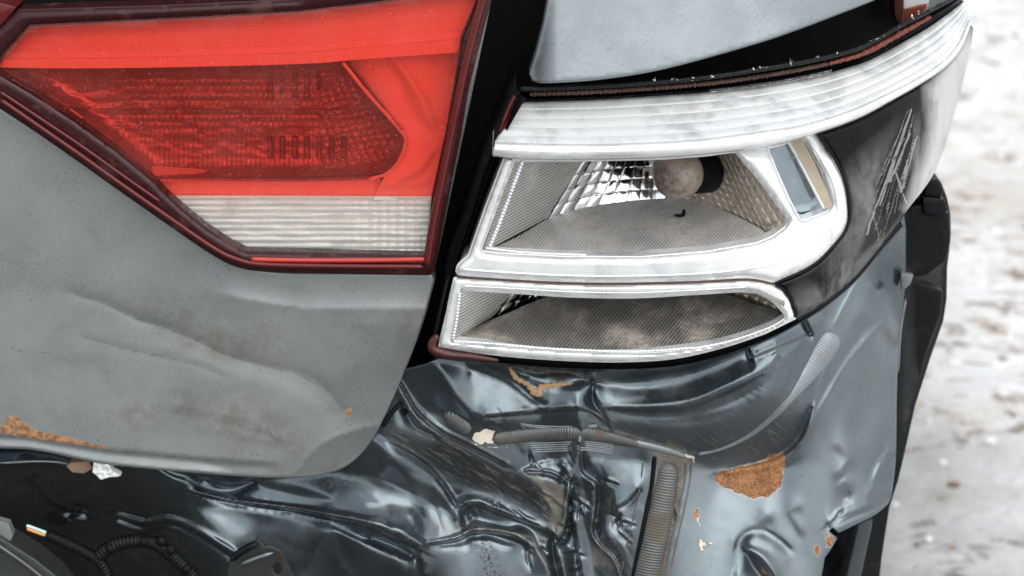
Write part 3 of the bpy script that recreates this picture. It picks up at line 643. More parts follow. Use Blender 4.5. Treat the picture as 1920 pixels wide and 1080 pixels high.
plate('lower_bezel', lo_out, [cav2], lambda px, py: LB+.006+wrap(px), M['white'], outer, step=4, rim=0.02, edge=2, hole_rim=0.008, dome=(9, 0.004))
for pts_, off_, r_ in (([(866, 505), (918, 509), (1037, 516), (1155, 518), (1300, 514), (1400, 504), (1470, 490), (1520, 462), (1556, 425), (1570, 396), (1562, 345), (1540, 300), (1520, 268)], -.0025, .0007), ([(868, 536), (963, 541), (1067, 547), (1185, 549), (1300, 544), (1400, 538)], -.0035, .0005)):
    a = resample(smooth(pts_, 6), 120); tube('bezel_step', P(a[:, 0], a[:, 1], LB+.000+off_+wrap(a[:, 0])+.004*np.clip((a[:, 0]-1380)/120, 0, 1)*np.clip((480-a[:, 1])/200, 0, 1)), r_, M['white'], outer, seg=6, rings=160)
# grimy groove between the two
ga = resample(smooth([(852, 517), (918, 521), (1037, 528), (1155, 531), (1300, 528), (1400, 524), (1452, 531)], 5), 60)
tube('grimy_joint', P(ga[:, 0], ga[:, 1], LB+.008+wrap(ga[:, 0])), 0.003, M['glue'], outer, seg=6, rings=100, lump=.2)

# cavity of the big chamber
def wrow(pts, n, ys): a = resample(smooth([p[:2] for p in pts], 6), n); y = np.interp(np.linspace(0, 1, n), np.linspace(0, 1, len(ys)), ys); return np.c_[a, y]
def lerp_rows(a, b, k, f=None):
    out = []
    for i in range(k):
        t = i/(k-1); q = a*(1-t)+b*t
        if f: q = f(q, t)
        out.append(q)
    return out
def loft_pq(name, rws, mat, parent, sharp=40, smoothd=True):
    W = [P(q[:, 0], q[:, 1], q[:, 2]) for q in rws]; uv = np.concatenate([np.c_[q[:, :2], q[:, 0]*0] for q in rws])
    return loft(name, W, mat, parent, sharp=sharp, uv=uv)
fa = wrow([(966, 296), (904, 474)], 40, [-.018, -.018]); fb = wrow([(1104, 286), (1024, 411)], 40, [.052, .052])
loft_pq('side_wall', lerp_rows(fa, fb, 12), M['flute_wall'], outer)
n = 200
fa = wrow([(900, 473), (933, 476), (1052, 483), (1200, 484), (1325, 474), (1419, 458), (1455, 444), (1480, 420)], n, [-.016, -.018, -.018, -.018, -.018, -.012, -.004, .006])
fb = wrow([(1024, 411), (1070, 396), (1112, 386), (1195, 375), (1283, 372), (1325, 383), (1380, 405), (1422, 426), (1446, 440), (1478, 424)], n, [.050, .060, .068, .075, .075, .068, .052, .032, .012, .008])
def sag(q, t): q = q.copy(); q[:, 2] += 0; q[:, 1] += 5*math.sin(t*math.pi); return q
loft_pq('chamber_floor', lerp_rows(fa, fb, 14, sag), M['flute_floor'], outer)
# back reflector: columns of small mirrors left of the bulb, a square net right of it
bb_ = wrow([(1022, 414), (1070, 399), (1112, 389), (1195, 378), (1283, 375), (1325, 386), (1380, 408), (1422, 429), (1450, 444), (1482, 416)], 420, [.050, .060, .068, .075, .075, .068, .052, .032, .014, .004])
bt_ = wrow([(1108, 272), (1170, 270), (1237, 268), (1300, 266), (1340, 268), (1386, 280)], 420, [.052, .066, .076, .070, .052, .006])
NR = 90; rws = []
for i in range(NR):
    t = i/(NR-1); q = bb_*(1-t)+bt_*t; q = q.copy(); u = np.linspace(0, 1, 420)
    left = u < 0.47
    cw = np.where(left, 1/19.0, 1/30.0); cu = (u/cw) % 1; rh = np.where(left, 5.0, 9.0); rv = (t*rh+np.where(left, 0, 2.2*u)) % 1
    cell = np.floor(u/cw); jit = (hash2(cell, np.floor(t*rh), 3)-.5)
    bulge = np.sin(cu*math.pi)**.6*np.sin(rv*math.pi)**.6
    amp = np.where(left, .00025, .0022); q[:, 2] -= amp*bulge-.0008*jit*np.where(left, 1, .3)*np.sin(cu*math.pi)+np.where(left, .0003+.0002*jit, .0002)*(1-rv)-np.where(left, .015, .004)*t
    q[:, 2] += np.where(left & (cu < .2), .0040, 0.0)
    rws.append(q)
R = np.array([P(q[:, 0], q[:, 1], q[:, 2]) for q in rws]); k = 215
uvL = np.concatenate([np.c_[q[:k, :2], q[:k, 0]*0] for q in rws]); uvR = np.concatenate([np.c_[q[k-1:, :2], q[k-1:, 0]*0] for q in rws])
loft('mirror_columns', R[:, :k], M['chrome'], outer, sharp=30, uv=uvL); loft('mirror_net', R[:, k-1:], M['chromedusty'], outer, sharp=30, uv=uvR)
# chamber roof
loft_pq('chamber_roof', [wrow([(940, 292), (1153, 294), (1320, 286), (1400, 274)], 40, [-.026]), wrow([(1095, 262), (1180, 260), (1300, 258), (1386, 266)], 40, [.055, .078, .072, .01])], M['flute_floor'], outer)
# clear ledge strip with bead line left of the chamber
a = wrow([(981, 300), (936, 420), (918, 463)], 60, [-.022, -.022]); tube('lens_ledge', P(a[:, 0], a[:, 1], a[:, 2]), 0.0012, M['white'], outer, seg=6, rings=140, ripple=.15, period=.0024)
a = wrow([(910, 465), (990, 474), (1100, 478)], 60, [-.024, -.024]); tube('lens_ledge', P(a[:, 0], a[:, 1], a[:, 2]), 0.0008, M['white'], outer, seg=6, rings=60)
# bulb and socket
def ball(name, c, r, mat, parent, sq=(1, 1, 1), d=None):
    bm = bmesh.new(); bmesh.ops.create_uvsphere(bm, u_segments=32, v_segments=20, radius=r); 
    for v in bm.verts: v.co = Vector((v.co.x*sq[0], v.co.y*sq[1], v.co.z*sq[2]))
    me = bpy.data.meshes.new(name); bm.to_mesh(me); bm.free(); me.polygons.foreach_set('use_smooth', [True]*len(me.polygons)); me.materials.append(mat)
    for v in me.vertices: v.co += Vector(c)
    o = bpy.data.objects.new(name, me); col.objects.link(o); adopt(o, parent); return o
bc = P(1271, 326, 0.022); bulb = ball('bulb', bc, 47*0.00037, M['bulb'], outer)
sc_ = P(1322, 318, 0.056); dr = sc_-bc; dr /= np.linalg.norm(dr)
tube('bulb_socket', [bc+dr*.012, sc_+dr*.02], [.009, .0155, .0162, .0165, .0165], M['void'], outer, seg=28, rings=40, cap=False)
ball('dirt_flake', P(1274, 404, .040), .0030, M['void'], outer, (1.3, .5, .35)); ball('dirt_flake', P(1282, 398, .042), .0018, M['void'], outer, (.8, .6, 1.3))
# small pane at the outer end
wy = LB+.012
plate('window_backing', [(1428, 268), (1512, 255), (1572, 392), (1500, 424), (1470, 380)], [], lambda px, py: wy+wrap(px)+.008-.0001*(px-1500), simple('smoky_blue_plastic', (0.30, 0.36, 0.40), 0.16, metal=0.75, coat=0.4, var=0.3, dirt=0.12, dirtcol=(.05, .06, .07)), outer, step=10, rim=.001, edge=1)
a = wrow([(1474, 266), (1500, 312), (1536, 368)], 30, [.0, .012]); 
rw1 = wrow([(1476, 262), (1500, 305), (1545, 392)], 30, [wy+.018, wy+.022]); rw2 = wrow([(1500, 256), (1528, 306), (1563, 388)], 30, [wy+.006, wy+.020])
loft_pq('window_inner_strut', [rw1, rw2], simple('yellowed_plastic', (0.60, 0.50, 0.38), 0.4, var=.25), outer)
tube('window_moulding', P(rw1[:, 0], rw1[:, 1], rw1[:, 2]-.001), .0011, M['white'], outer, seg=6, rings=40)

# lower chamber
fa = wrow([(866, 540), (846, 643)], 30, [-.019, -.019]); fb = wrow([(985, 528), (902, 607)], 30, [.022, .022]); fc = wrow([(866, 540), (846, 643)], 30, [-.02, -.02])
loft_pq('side_wall', lerp_rows(fa, fb, 10), M['flute_wall'], outer)
fa = wrow([(840, 645), (918, 650), (1037, 660), (1185, 666), (1262, 662), (1356, 647), (1434, 622), (1478, 600)], n, [-.018, -.018, -.018, -.018, -.016, -.013, -.006, .004])
fb = wrow([(902, 607), (945, 590), (990, 570), (1035, 553), (1100, 530), (1200, 518), (1300, 528), (1345, 546), (1387, 560), (1419, 571), (1450, 580), (1472, 593)], n, [.022, .030, .040, .050, .060, .066, .066, .060, .052, .04, .026, .012])
loft_pq('chamber_floor', lerp_rows(fa, fb, 14), M['flute_low'], outer)
ba = wrow([(900, 610), (945, 593), (990, 573), (1042, 554)], 90, [.023, .036, .050, .058]); bu = wrow([(962, 520), (985, 515), (1010, 510), (1060, 505)], 90, [.024, .036, .050, .058]); rws = []
for i in range(24):
    t = i/23; q = (ba*(1-t)+bu*t).copy(); u = np.linspace(0, 1, 90); q[:, 2] -= .0025*np.abs(np.sin(u*math.pi*5))**.6*np.abs(np.sin(t*math.pi*3))**.5-.003*((u*5) % 1 > .85); rws.append(q)
loft_pq('mirror_columns', rws, M['chrome'], outer, sharp=30)
ba = wrow([(1335, 544), (1387, 563), (1419, 574), (1474, 596)], 120, [.060, .044, .016]); bu = wrow([(1330, 505), (1400, 520), (1470, 560)], 120, [.060, .044, .016]); rws = []
for i in range(20):
    t = i/19; q = (ba*(1-t)+bu*t).copy(); u = np.linspace(0, 1, 120); q[:, 2] -= .003*np.abs(np.sin(u*math.pi*8))**.6*np.abs(np.sin(t*math.pi*2+.5))**.5; rws.append(q)
loft_pq('mirror_net', rws, M['chromedusty'], outer, sharp=30)
a = wrow([(862, 548), (856, 600), (849, 636)], 30, [-.022, -.022]); tube('lens_ledge', P(a[:, 0], a[:, 1], a[:, 2]), .0011, M['white'], outer, seg=6, rings=90, ripple=.15, period=.0024)
a = wrow([(850, 640), (918, 644), (1037, 654), (1185, 659), (1300, 652)], 90, [-.022, -.022]); tube('lens_ledge', P(a[:, 0], a[:, 1], a[:, 2]), .0009, M['white'], outer, seg=6, rings=320, ripple=.2, period=.0028)

loft_pq('chamber_roof', [wrow([(862, 538), (1067, 550), (1294, 547), (1400, 542), (1470, 575)], 60, [-.018]), wrow([(960, 515), (1067, 500), (1294, 498), (1400, 512), (1474, 555)], 60, [.03, .064, .064, .05, .01])], M['flute_low'], outer)
# black side trim that wraps round the corner
tr = smooth([(1536, 252), (1607, 226), (1673, 191), (1730, 158), (1775, 126), (1803, 92), (1821, 48)], 5).tolist()+smooth([(1822.5, 56), (1815, 110), (1795, 190), (1772, 268), (1745, 332), (1700, 392), (1684, 419), (1644, 467), (1600, 519), (1544, 566), (1494, 597)], 5).tolist()+smooth([(1483, 562), (1468, 541), (1455, 532)], 4).tolist()+smooth([(1470, 526), (1499, 514), (1533, 494), (1562, 465), (1585, 435), (1594, 400), (1586, 340), (1564, 293), (1538, 256)], 5).tolist()
def trim_mask(px, py):
    m = zero4(px); wx = px+3*fbm(px/30, py/30, 2, 3); wy_ = py
    m[:, 0] = np.clip(cover(px, py, [(1590, 345), (1640, 300), (1700, 250), (1745, 215), (1830, 240), (1700, 400), (1600, 560), (1520, 600), (1500, 570), (1580, 480), (1600, 400)], 40), 0, 1)
    m[:, 2] = cover(px, py, [(1738, 165), (1850, 20), (1840, 120), (1800, 260), (1720, 400), (1700, 390), (1735, 290), (1745, 240)], 14)  # far side: painted reflection and dust
    strip = cover(px, py, [(1668, 290), (1700, 215), (1716, 260), (1712, 330), (1690, 410), (1650, 450), (1604, 490), (1628, 420)], 6)
    m[:, 0] = m[:, 0]*(1-.85*strip)
    fan = [((1699, 230), (1625, 440)), ((1710, 230), (1640, 430)), ((1714, 262), (1655, 440)), ((1718, 255), (1690, 360)), ((1695, 260), (1650, 330)), ((1702, 205), (1632, 395)), ((1708, 205), (1650, 385)), ((1712, 215), (1662, 392)), ((1716, 240), (1676, 400)), ((1705, 250), (1668, 340)), ((1719, 270), (1684, 395)), ((1690, 240), (1640, 350)), ((1680, 325), (1700, 380)), ((1636, 395), (1650, 460)), ((1652, 430), (1640, 462)), ((1700, 300), (1694, 350)), ((1668, 380), (1660, 410))]
    m[:, 1] = np.maximum.reduce([(.55+.45*(k_ % 3 == 0))*line(wx, wy_, f_, 2.6) for k_, f_ in enumerate(fan)])
    return {'mask': m}
plate('side_trim', tr, [], lambda px, py: LB+.006+wrap(px), M['trim'], outer, step=2.2, rim=.012, edge=2, mask=trim_mask, dome=(10, .004))
a = resample(smooth([(1492, 601), (1544, 570), (1600, 523), (1644, 471), (1690, 418)], 5), 60); tube('trim_seal', P(a[:, 0], a[:, 1], LB+.008+wrap(a[:, 0])), .0016, M['rubber'], outer, seg=8, rings=120, lump=.15)
a = resample(smooth([(1536, 251), (1562, 293), (1584, 341), (1592, 400), (1584, 433), (1561, 463), (1531, 492), (1497, 512), (1455, 531), (1468, 541), (1482, 562), (1492, 596)], 5), 120); tube('trim_seal', P(a[:, 0], a[:, 1], LB+.003+wrap(a[:, 0])), .0009, M['rubber'], outer, seg=6, rings=160)

# channel above the band: floor, glue, lip
n = 200
To = T[:0]; Tc = resample(T, n)
Co = resample(smooth([(970, 167), (1100, 163), (1200, 157), (1320, 146), (1440, 128), (1530, 112), (1607, 92), (1653, 69), (1693, 46), (1740, 22), (1792, -6)], 6), n)
rows = []
for t_, dd in ((0, .010), (.12, .030), (.5, .034), (.85, .028), (.9, .006), (1, .004), (1.06, .012), (1.06, .06)):
    q = Tc*(1-t_)+Co*t_; rows.append(P(q[:, 0], q[:, 1], dd+wrap(q[:, 0])*.95))
loft('lens_channel', rows, M['rubber'], outer, sharp=30)
q = Tc*.42+Co*.58; tube('glue_residue', P(q[:, 0], q[:, 1], .014+wrap(q[:, 0])*.95)[4:150], .0015, M['glue'], outer, seg=7, rings=420, lump=.5, ripple=.2, period=.0031)
tube('red_glue_residue', P(q[:, 0], q[:, 1], .011+wrap(q[:, 0])*.95)[135:185], [.0012, .0022, .0020, .0014], M['amber'], outer, seg=7, rings=160, lump=.5)
q = Co; tube('channel_lip', P(q[:, 0], q[:, 1], .004+wrap(q[:, 0])*.95), .0016, M['rubber'], outer, seg=8, rings=200, lump=.25)
q = Tc*.93+Co*.07; tube('torn_lens_edge', P(q[:, 0], q[:, 1], .012+wrap(q[:, 0]))[80:135], .0012, M['clear'], outer, seg=5, rings=200, lump=.5)
# crumbs of broken lens along the lip
bits_v = []; bits_f = []
for k in range(38):
    j = int(RNG.integers(60, 190)); c = P(Co[j, 0]+RNG.normal()*1.5, Co[j, 1]-3+RNG.normal()*2, .003+wrap(Co[j, 0])*.95); s_ = RNG.uniform(.0004, .0012); b = len(bits_v)
    bits_v += [c+RNG.normal(size=3)*s_ for _ in range(4)]; bits_f += [(b, b+1, b+2), (b, b+2, b+3), (b, b+1, b+3), (b+1, b+2, b+3)]
cr_ = new_mesh('lens_crumbs', bits_v, bits_f, M['foam'], outer, sharp=None); cr_['kind'] = 'stuff'
# dark red sealant at the lower left corner
a = smooth([(822, 628), (812, 640), (813, 655), (840, 664), (880, 668), (935, 676)], 5); tube('red_sealant', P(a[:, 0], a[:, 1], LB+.004), [.002, .0034, .0032, .0024, .002, .0012], M['redglue'], outer, seg=12, rings=60, lump=.10)
a = smooth([(962, 178), (945, 215), (932, 255)], 5); tube('red_sealant', P(a[:, 0]+6, a[:, 1], LB+.010), .002, M['ridge'], outer, seg=8, rings=30, lump=.3)

# --- crumpled rear corner panel
F = Field(-330, 1780, 380, 1260, 2.5, 0.12)
NB, DK, LT = 0.0, -0.55, 0.62                      # neutral, turned down, turned up
F.poly([(-330, 860), (700, 880), (860, 1000), (780, 1260), (-330, 1260)], -0.30, 30)
# left: dark sheet with soft bulges
F.stroke([(67, 895), (62, 915), (58, 935)], [8, 14, 8], 0.28, .8); F.stroke([(168, 930), (152, 946), (134, 972)], [9, 13, 8], 0.40); F.stroke([(105, 932), (138, 918), (170, 930)], 5, 0.1)
F.stroke([(205, 960), (240, 972), (272, 981), (290, 976), (314, 972), (363, 994), (402, 1013), (440, 1034)], [5, 7, 6, 5, 6, 8, 9, 9], 0.42); F.stroke([(180, 990), (270, 1000), (330, 1000), (420, 1050)], 14, -0.6, .7)
F.poly([(372, 944), (430, 952), (530, 966), (612, 985), (618, 1000), (590, 1040), (575, 1100), (480, 1100), (440, 1040), (400, 990), (350, 950)], 0.42, 26)
F.poly([(610, 1000), (640, 1000), (700, 1040), (790, 1080), (800, 1260), (560, 1260), (590, 1060)], -0.55, 18); F.stroke([(633, 1015), (640, 1045), (660, 1075)], [5, 10, 8], 0.12, .8)
# long rolled fold that runs from under the lid to the crushed corner
F.poly([(425, 905), (480, 898), (640, 885), (730, 905), (850, 960), (862, 1000), (800, 1018), (740, 998), (660, 965), (520, 945), (430, 930)], 0.45, 12)
F.poly([(700, 945), (800, 950), (850, 985), (830, 1004), (770, 1002), (700, 970)], 0.70, 10)
F.stroke([(298, 878), (325, 892), (350, 900), (376, 919), (428, 931), (505, 945), (609, 959), (700, 975)], [5, 8, 9, 7, 6, 6, 6, 6], 0.85)
F.stroke([(350, 920), (390, 934), (428, 942), (531, 957), (622, 975), (687, 993), (745, 1008), (778, 1026)], [2, 3, 4, 6, 10, 13, 15, 9], -1.0, hard=3)
F.stroke([(625, 989), (661, 1006), (713, 1028), (765, 1049), (776, 1040)], [2.5, 3, 3, 3, 2], 0.9)
F.stroke([(700, 1010), (760, 1026), (785, 1050), (760, 1090)], 14, -0.8, .9)
F.poly([(383, 898), (400, 895), (470, 900), (440, 920), (400, 916)], -0.8, 8)
F.stroke([(480, 905), (560, 920), (620, 935)], [6, 10, 6], -0.1, .6); F.stroke([(650, 885), (700, 890), (760, 915), (800, 930)], [10, 16, 18, 10], -0.15, .8)
F.stroke([(739, 884), (730, 892)], 26, -0.55, .9); F.stroke([(705, 880), (690, 870)], 12, 0.2, .6)
F.stroke([(700, 818), (739, 838), (791, 870), (824, 904), (848, 940), (862, 972)], [8, 12, 11, 9, 8, 5], 0.5, .9); F.stroke([(745, 837), (795, 868), (828, 903), (858, 950), (870, 984)], 2.6, -1.2)
# dark scraped plate
F.poly([(735, 806), (830, 812), (881, 831), (959, 878), (1011, 911), (1036, 962), (998, 958), (881, 916), (820, 885), (770, 845)], -0.35, 9)
F.stroke([(820, 895), (860, 915), (930, 932), (1010, 960)], 12, 0.32, .8)
F.stroke([(861, 934), (894, 937), (959, 957), (1032, 980)], [6, 7, 8, 6], 1.0); F.stroke([(872, 972), (888, 956), (933, 968), (985, 983), (1021, 998)], [14, 15, 12, 10, 7], -1.0, hard=3)
F.stroke([(848, 1006), (868, 996), (884, 983), (900, 981), (933, 994), (972, 991), (998, 1007), (1014, 1035), (1034, 1066)], 5.0, 0.95); F.stroke([(795, 1021), (856, 1014), (884, 1001), (920, 1000), (959, 1009), (985, 1020)], [3, 6, 6, 7, 8, 5], -1.2, hard=3)
F.poly([(790, 1032), (880, 1022), (990, 1030), (1020, 1080), (1030, 1260), (780, 1260)], 0.28, 14)
F.stroke([(782, 1038), (790, 1062), (800, 1090)], 6, -0.7)
# folded tongue in the middle and the pinched star right of it
F.poly([(990, 888), (1060, 906), (1066, 940), (1060, 1000), (1044, 1010), (1033, 994), (1024, 935)], 0.18, 8, x=-.3)
F.stroke([(1071, 905), (1068, 940), (1066, 980), (1060, 1004), (1046, 1012), (1034, 1000)], [3, 4, 4, 4, 4, 3], -1.3, x=1.0)
F.stroke([(972, 881), (1011, 867), (1046, 860), (1062, 868), (1066, 880)], [3, 4, 5, 4, 2], 1.2); F.poly([(1005, 884), (1046, 872), (1048, 905), (1030, 898)], 0.7, 6); F.stroke([(1056, 878), (1052, 900)], 5, -0.9, x=.8)
F.stroke([(1036, 1010), (1042, 1040), (1052, 1080), (1058, 1120)], 6, -1.0, x=.6); F.stroke([(1054, 1015), (1062, 1050), (1070, 1090)], 8, 0.9); F.stroke([(1074, 980), (1076, 1020), (1082, 1080), (1086, 1130)], 7, -1.1, x=-.6); F.stroke([(1092, 985), (1098, 1030), (1104, 1080), (1110, 1120)], [8, 9, 12, 12], 0.6)
F.stroke([(1088, 835), (1092, 870), (1100, 890), (1122, 905), (1124, 940), (1118, 985)], [8, 13, 15, 15, 13, 9], -0.95, hard=3)
F.stroke([(1120, 1000), (1128, 1020), (1150, 1045), (1166, 1080)], 3.5, -1.1); F.stroke([(1132, 1000), (1150, 1030), (1172, 1070)], 7, 0.35)
F.poly([(1108, 858), (1160, 862), (1212, 874), (1192, 950), (1180, 1010), (1172, 1080), (1150, 1040), (1128, 990), (1142, 940), (1150, 905), (1120, 888)], 0.45, 8)
F.stroke([(1158, 951), (1178, 940), (1194, 920)], 4, -0.9); F.stroke([(1150, 980), (1160, 962), (1152, 955)], 4, -0.9); F.stroke([(1140, 975), (1152, 995), (1180, 985)], 6, 0.7)
# field of the corner under the lamp
F.poly([(740, 680), (820, 680), (850, 735), (890, 785), (820, 770), (790, 760)], -0.60, 12)
F.poly([(823, 682), (867, 684), (911, 697), (964, 720), (1019, 765), (978, 768), (936, 777), (894, 779), (856, 738), (832, 700)], 0.50, 9)
F.stroke([(744, 706), (767, 747), (783, 772), (825, 808), (878, 836)], 3.5, 0.7); F.stroke([(738, 716), (760, 757), (778, 785), (815, 815)], 6, -0.7)
F.stroke([(915, 686), (950, 702), (990, 730), (1030, 768)], 7, -0.7); F.stroke([(880, 688), (930, 692)], 4, -.6)
F.poly([(905, 782), (980, 774), (1090, 768), (1140, 795), (1140, 812), (1050, 808), (930, 815)], -0.45, 9)
F.poly([(980, 690), (1150, 700), (1210, 705), (1090, 716), (1010, 712)], -0.7, 9); F.stroke([(992, 702), (1012, 694)], 4, .5)
F.poly([(1020, 740), (1050, 728), (1095, 716), (1092, 752), (1050, 760)], 0.32, 7); F.stroke([(1097, 714), (1096, 735), (1097, 752)], 4, 0.8); F.stroke([(1112, 716), (1110, 740), (1130, 785)], [5, 7, 7], -1.1)
F.poly([(1118, 722), (1160, 725), (1180, 750), (1140, 758)], 0.5, 9)
F.stroke([(1083, 760), (1082, 800)], 5, -.7, x=.8); F.stroke([(1092, 765), (1091, 800)], 4, .2)
F.poly([(1120, 706), (1268, 700), (1360, 672), (1400, 655), (1390, 640), (1262, 660), (1100, 680)], -0.75, 8)
F.stroke([(1140, 742), (1239, 744), (1328, 726), (1402, 692), (1450, 655), (1500, 622), (1530, 595)], [20, 25, 27, 27, 24, 18, 10], 0.54, hard=3)
F.stroke([(1150, 768), (1220, 772), (1298, 765), (1372, 736), (1425, 706), (1450, 690)], [6, 9, 12, 14, 11, 5], -0.75, hard=3)
F.poly([(1150, 788), (1250, 790), (1370, 770), (1440, 740), (1480, 740), (1500, 760), (1515, 795), (1495, 826), (1440, 862), (1350, 882), (1300, 862), (1250, 838), (1150, 808)], -0.62, 10)
F.stroke([(1160, 784), (1240, 796), (1330, 790), (1400, 760), (1430, 735)], 7, 0.1, .8); F.stroke([(1434, 728), (1448, 700), (1456, 676)], [10, 12, 5], 0.15, .8); F.stroke([(1458, 668), (1446, 690)], 3, -.6)
F.stroke([(1440, 770), (1470, 745), (1500, 720)], 10, -.45, .7)
# right flank, paler, with a long soft ridge
F.poly([(1560, 560), (1690, 430), (1700, 640), (1690, 950), (1560, 1000), (1500, 1260), (1300, 1260), (1270, 900), (1350, 888), (1450, 860), (1505, 815), (1540, 720)], 0.40, 14)
F.stroke([(1648, 612), (1624, 634), (1588, 680), (1559, 730), (1526, 782), (1500, 825)], [6, 9, 11, 11, 10, 8], 0.85); F.stroke([(1620, 600), (1590, 650), (1560, 700), (1530, 740)], 12, -0.05, .8); F.stroke([(1637, 484), (1600, 540), (1567, 602)], 3.5, 0.9)
F.stroke([(1660, 624), (1672, 636)], 10, -0.6); F.poly([(1648, 480), (1705, 400), (1712, 640), (1668, 560)], -.5, 12); F.stroke([(1640, 660), (1622, 730), (1604, 800)], [8, 18, 14], 0.18, .8)
F.stroke([(1570, 840), (1598, 870), (1570, 895)], 8, .05, .7); F.stroke([(1590, 870), (1575, 893)], 4, -.3); F.poly([(1572, 918), (1584, 903), (1597, 922), (1580, 932)], -.25, 7); F.stroke([(1672, 850), (1650, 875), (1640, 900)], [4, 6, 5], -.3); F.stroke([(1655, 860), (1640, 885), (1630, 915)], 7, .8)
F.stroke([(1664, 925), (1640, 945), (1600, 962), (1565, 975), (1552, 985)], 3.5, -.8); F.stroke([(1662, 938), (1640, 955), (1600, 972), (1572, 984)], 3.5, .9); F.stroke([(1590, 940), (1570, 958), (1558, 975)], 4, .8)
F.stroke([(1430, 985), (1440, 975)], 11, -.2, .8); F.stroke([(1500, 1000), (1480, 965), (1498, 955)], 8, .05, .6)
F.stroke([(1385, 1070), (1388, 1025), (1410, 1003), (1445, 1012), (1475, 1040)], [7, 9, 10, 10, 6], 0.8); F.stroke([(1376, 1060), (1380, 1020), (1408, 992), (1440, 996), (1480, 1025)], 4, -.2); F.stroke([(1405, 1040), (1422, 1058), (1440, 1080), (1452, 1100)], [5, 9, 11, 9], -1.0)
F.stroke([(1402, 651), (1408, 668)], 4, -1); F.stroke([(1410, 652), (1417, 668)], 3, .9); F.stroke([(1510, 600), (1520, 622)], 4, -1.1); F.stroke([(1417, 668), (1460, 650), (1512, 628)], 2, -.7)
F.stroke([(1634, 530), (1640, 536)], 4, .8)
F.S = 0.12+(F.S-0.12)*1.4
for pts, wd, up, dn in (([(1545, 705), (1524, 770), (1495, 826), (1445, 862), (1350, 884)], 16, -.6, .55), ([(735, 834), (791, 868), (828, 903), (858, 950), (870, 984)], 9, -.35, .5), ([(955, 872), (1011, 909), (1036, 962), (1034, 995)], 8, .45, -.6), ([(972, 882), (1011, 866), (1048, 860), (1064, 870)], 7, -.3, 1.0),
        ([(796, 1021), (856, 1013), (882, 1000), (920, 997), (959, 1008), (990, 1022)], 7, .9, -1.0), ([(350, 922), (428, 940), (531, 955), (622, 974), (687, 991), (778, 1026)], 7, .75, -1.1), ([(640, 884), (720, 900), (800, 940)], 10, -.3, .4),
        ([(866, 940), (890, 932), (959, 955), (1035, 982)], 7, -.1, .95), ([(1097, 714), (1098, 752), (1120, 775), (1140, 792)], 7, -.7, .5), ([(1094, 842), (1100, 885), (1128, 905), (1124, 950), (1118, 990), (1124, 1015), (1154, 1046)], 8, .5, -.8),
        ([(1648, 612), (1588, 680), (1540, 760), (1500, 825)], 12, 0.0, .8), ([(1637, 484), (1600, 540), (1567, 602)], 5, .1, .9), ([(1664, 928), (1640, 947), (1600, 964), (1553, 988)], 6, -.5, .9), ([(744, 706), (783, 772), (825, 808), (880, 838), (960, 880)], 6, -.6, .6),
        ([(905, 782), (1000, 770), (1090, 764), (1150, 790)], 8, .35, -.5), ([(1150, 764), (1298, 762), (1372, 733), (1430, 704)], 9, .35, -.7), ([(1160, 806), (1224, 827), (1268, 842), (1316, 848)], 6, -.5, .4), ([(1018, 765), (985, 740), (950, 712), (905, 692)], 6, -.6, .4),
        ([(1161, 950), (1180, 940), (1196, 918)], 5, .5, -.9), ([(1376, 1075), (1380, 1020), (1408, 995), (1445, 1000), (1482, 1030)], 7, .1, .7), ([(1405, 1036), (1424, 1058), (1446, 1090)], 7, .7, -.9), ([(220, 966), (272, 981), (314, 972), (363, 994), (440, 1034)], 6, .5, -.7)):
    F.fold(pts, wd, up, dn)
rf_ = np.random.default_rng(12)
for cx_, cy_, sx_, sy_, k_ in ((1040, 930, 75, 60, 22), (860, 965, 90, 35, 10), (1130, 990, 40, 60, 10), (700, 930, 120, 25, 6), (1060, 760, 60, 30, 6)):
    for _ in range(k_):
        x_, y_ = cx_+rf_.normal()*sx_, cy_+rf_.normal()*sy_; an = rf_.uniform(.2, 1.5); L_ = rf_.uniform(10, 34); bend = rf_.normal()*.5
        F.fold([(x_-math.cos(an)*L_, y_-math.sin(an)*L_), (x_, y_), (x_+math.cos(an+bend)*L_, y_+math.sin(an+bend)*L_)], rf_.uniform(3, 7), rf_.uniform(-.6, .6), rf_.uniform(-.6, .6), .65, x=rf_.uniform(-.3, .3))
F.S += 0.04*fbm(F.X/34, F.Y/26, 11, 3)+0.02*fbm(F.X/9, F.Y/9, 5, 2)
